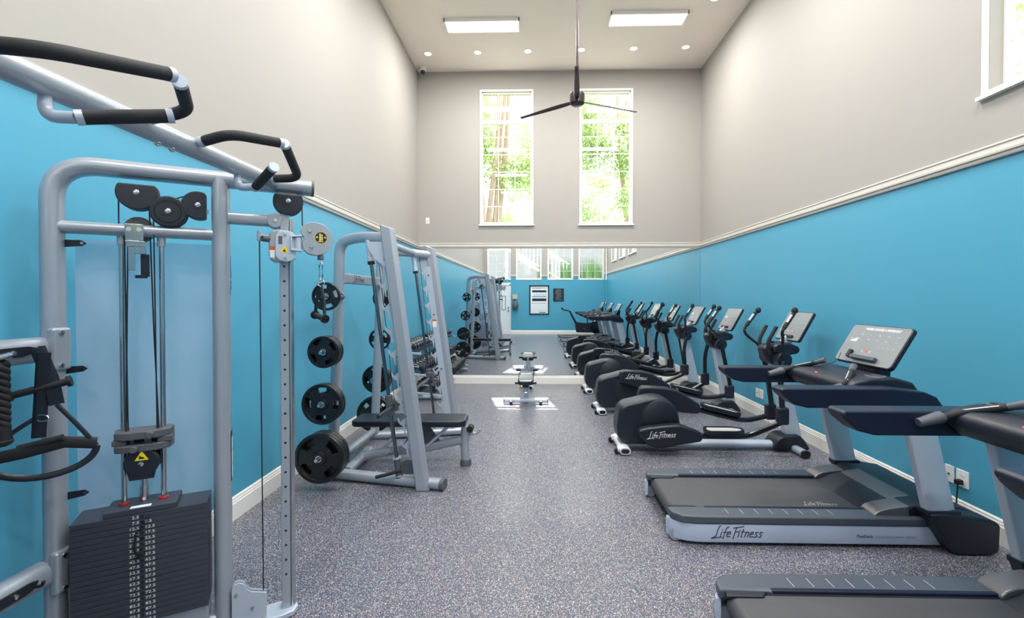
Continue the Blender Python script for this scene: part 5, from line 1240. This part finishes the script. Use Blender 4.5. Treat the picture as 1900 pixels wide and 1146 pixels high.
tree(3.0, 13.4, 'leafy tree outside the right far window', 7.5, blobset(2.7, 13.4, 2.6, 8.6, 1.4, 44, 9, 0.7), 28000, M['leaf'], 4, 0.7, 8)
tree(7.2, 4.6, 'leafy tree outside the high right-hand wall windows', 6.0, blobset(7.0, 4.6, 3.0, 8.0, 2.2, 20, 4), 7000, M['leaf'], 4, 0.9, 6)
tree(8.0, -1.5, 'green tree outside the rear right-hand wall windows', 6.0, blobset(8.0, -1.5, 2.5, 7.0, 2.2, 16, 14), 4000, M['leaf_dark'], 4, 0.9, 16)
# neighbouring building, stair and grasses behind the back windows
by0 = -9.0
t = thing('neighbour_building', 'grey sided building seen through the back windows in the mirror', 'building', (0, by0, -0.25))
MB().box((-9, by0 - 0.3, -0.25), (9, by0, 9)).build('siding_wall', M['siding'], t, smooth=False)
for x0 in (-3.0, -0.9, 1.35, 3.1):
    wn = MB().box((x0, by0 + 0.001, 4.6), (x0 + 1.1, by0 + 0.05, 6.2)).build('window_frame', M['trim'], t, smooth=False)
    MB().box((x0 + 0.08, by0 + 0.05, 4.68), (x0 + 1.02, by0 + 0.06, 6.12)).build('window_pane', M['console'], wn, smooth=False)
t = thing('outdoor_stair', 'white railed outdoor staircase seen through the back windows in the mirror', 'staircase', (0, -6.2, -0.25))
sl = 0.62
def rail_z(x): return 2.2 + (1.6 - x) * sl
mb = MB()
for off in (0.0, 1.0): mb.sweep([(1.8, -6.2, rail_z(1.8) + off), (-1.4, -6.2, rail_z(-1.4) + off)], 0.045, n=8)
mb.sweep([(-1.4, -6.2, rail_z(-1.4)), (-3.6, -6.2, rail_z(-1.4))], 0.045, n=8).sweep([(-1.4, -6.2, rail_z(-1.4) + 1.0), (-3.6, -6.2, rail_z(-1.4) + 1.0)], 0.045, n=8)
mb.build('handrail', M['trim'], t)
for k in range(30):
    x = 1.7 - 0.18 * k; z = rail_z(max(x, -1.4))
    MB().box((x - 0.015, -6.215, z), (x + 0.015, -6.185, z + 1.0)).build('baluster', M['trim'], t, smooth=False)
MB().prism([(1.8, rail_z(1.8) - 0.25), (1.8, rail_z(1.8)), (-1.4, rail_z(-1.4)), (-3.6, rail_z(-1.4)), (-3.6, rail_z(-1.4) - 0.25), (-1.4, rail_z(-1.4) - 0.25)], -7.2, -6.2, lambda a, b, d: (a, d, b)).build('stair_run', M['trim'], t, smooth=False)
for px, pz in ((-3.5, 0), (-1.4, 0), (1.7, 0)): MB().box((px - 0.06, -6.3, -0.25), (px + 0.06, -6.18, rail_z(max(px, -1.4)) - 0.2)).build('stair_post', M['trim'], t, smooth=False)
def grass(x, y, label, seed):
    rnd = random.Random(seed); mb = MB()
    for _ in range(420):
        a = rnd.uniform(0, 2 * PI); r_ = rnd.uniform(0, 0.25); h = rnd.uniform(2.2, 3.7); ln = rnd.uniform(0.02, 0.22)
        b = Vector((x + r_ * math.cos(a), y + r_ * math.sin(a), -0.25)); w_ = Vector((math.sin(a), -math.cos(a), 0)) * 0.022
        q1 = b + Vector((ln * 0.35 * math.cos(a), ln * 0.35 * math.sin(a), h * 0.6)); q2 = b + Vector((ln * math.cos(a), ln * math.sin(a), h))
        mb._add([b - w_, b + w_, q1 + w_, q1 - w_, q2], [(0, 1, 2, 3), (3, 2, 4)])
    o = mb.build('ornamental_grass', M['leaf_dark'], None, org=Vector((x, y, -0.25)), smooth=False); tag(o, label, 'grass', 'tall grasses behind the back windows'); return o
for i, (x, y) in enumerate(((2.55, -4.5), (3.55, -4.5), (1.55, -4.5), (4.55, -4.5), (0.55, -4.5), (2.05, -5.5), (3.05, -5.5), (4.05, -5.5))):
    grass(x, y, 'tall ornamental grass outside the back windows, ' + ['behind the rightmost window', 'right of the rightmost window', 'between the two right windows', 'farthest right of the clumps', 'behind the third window from the left', 'in the back row, left clump', 'in the back row, middle clump', 'in the back row, right clump'][i], 20 + i)
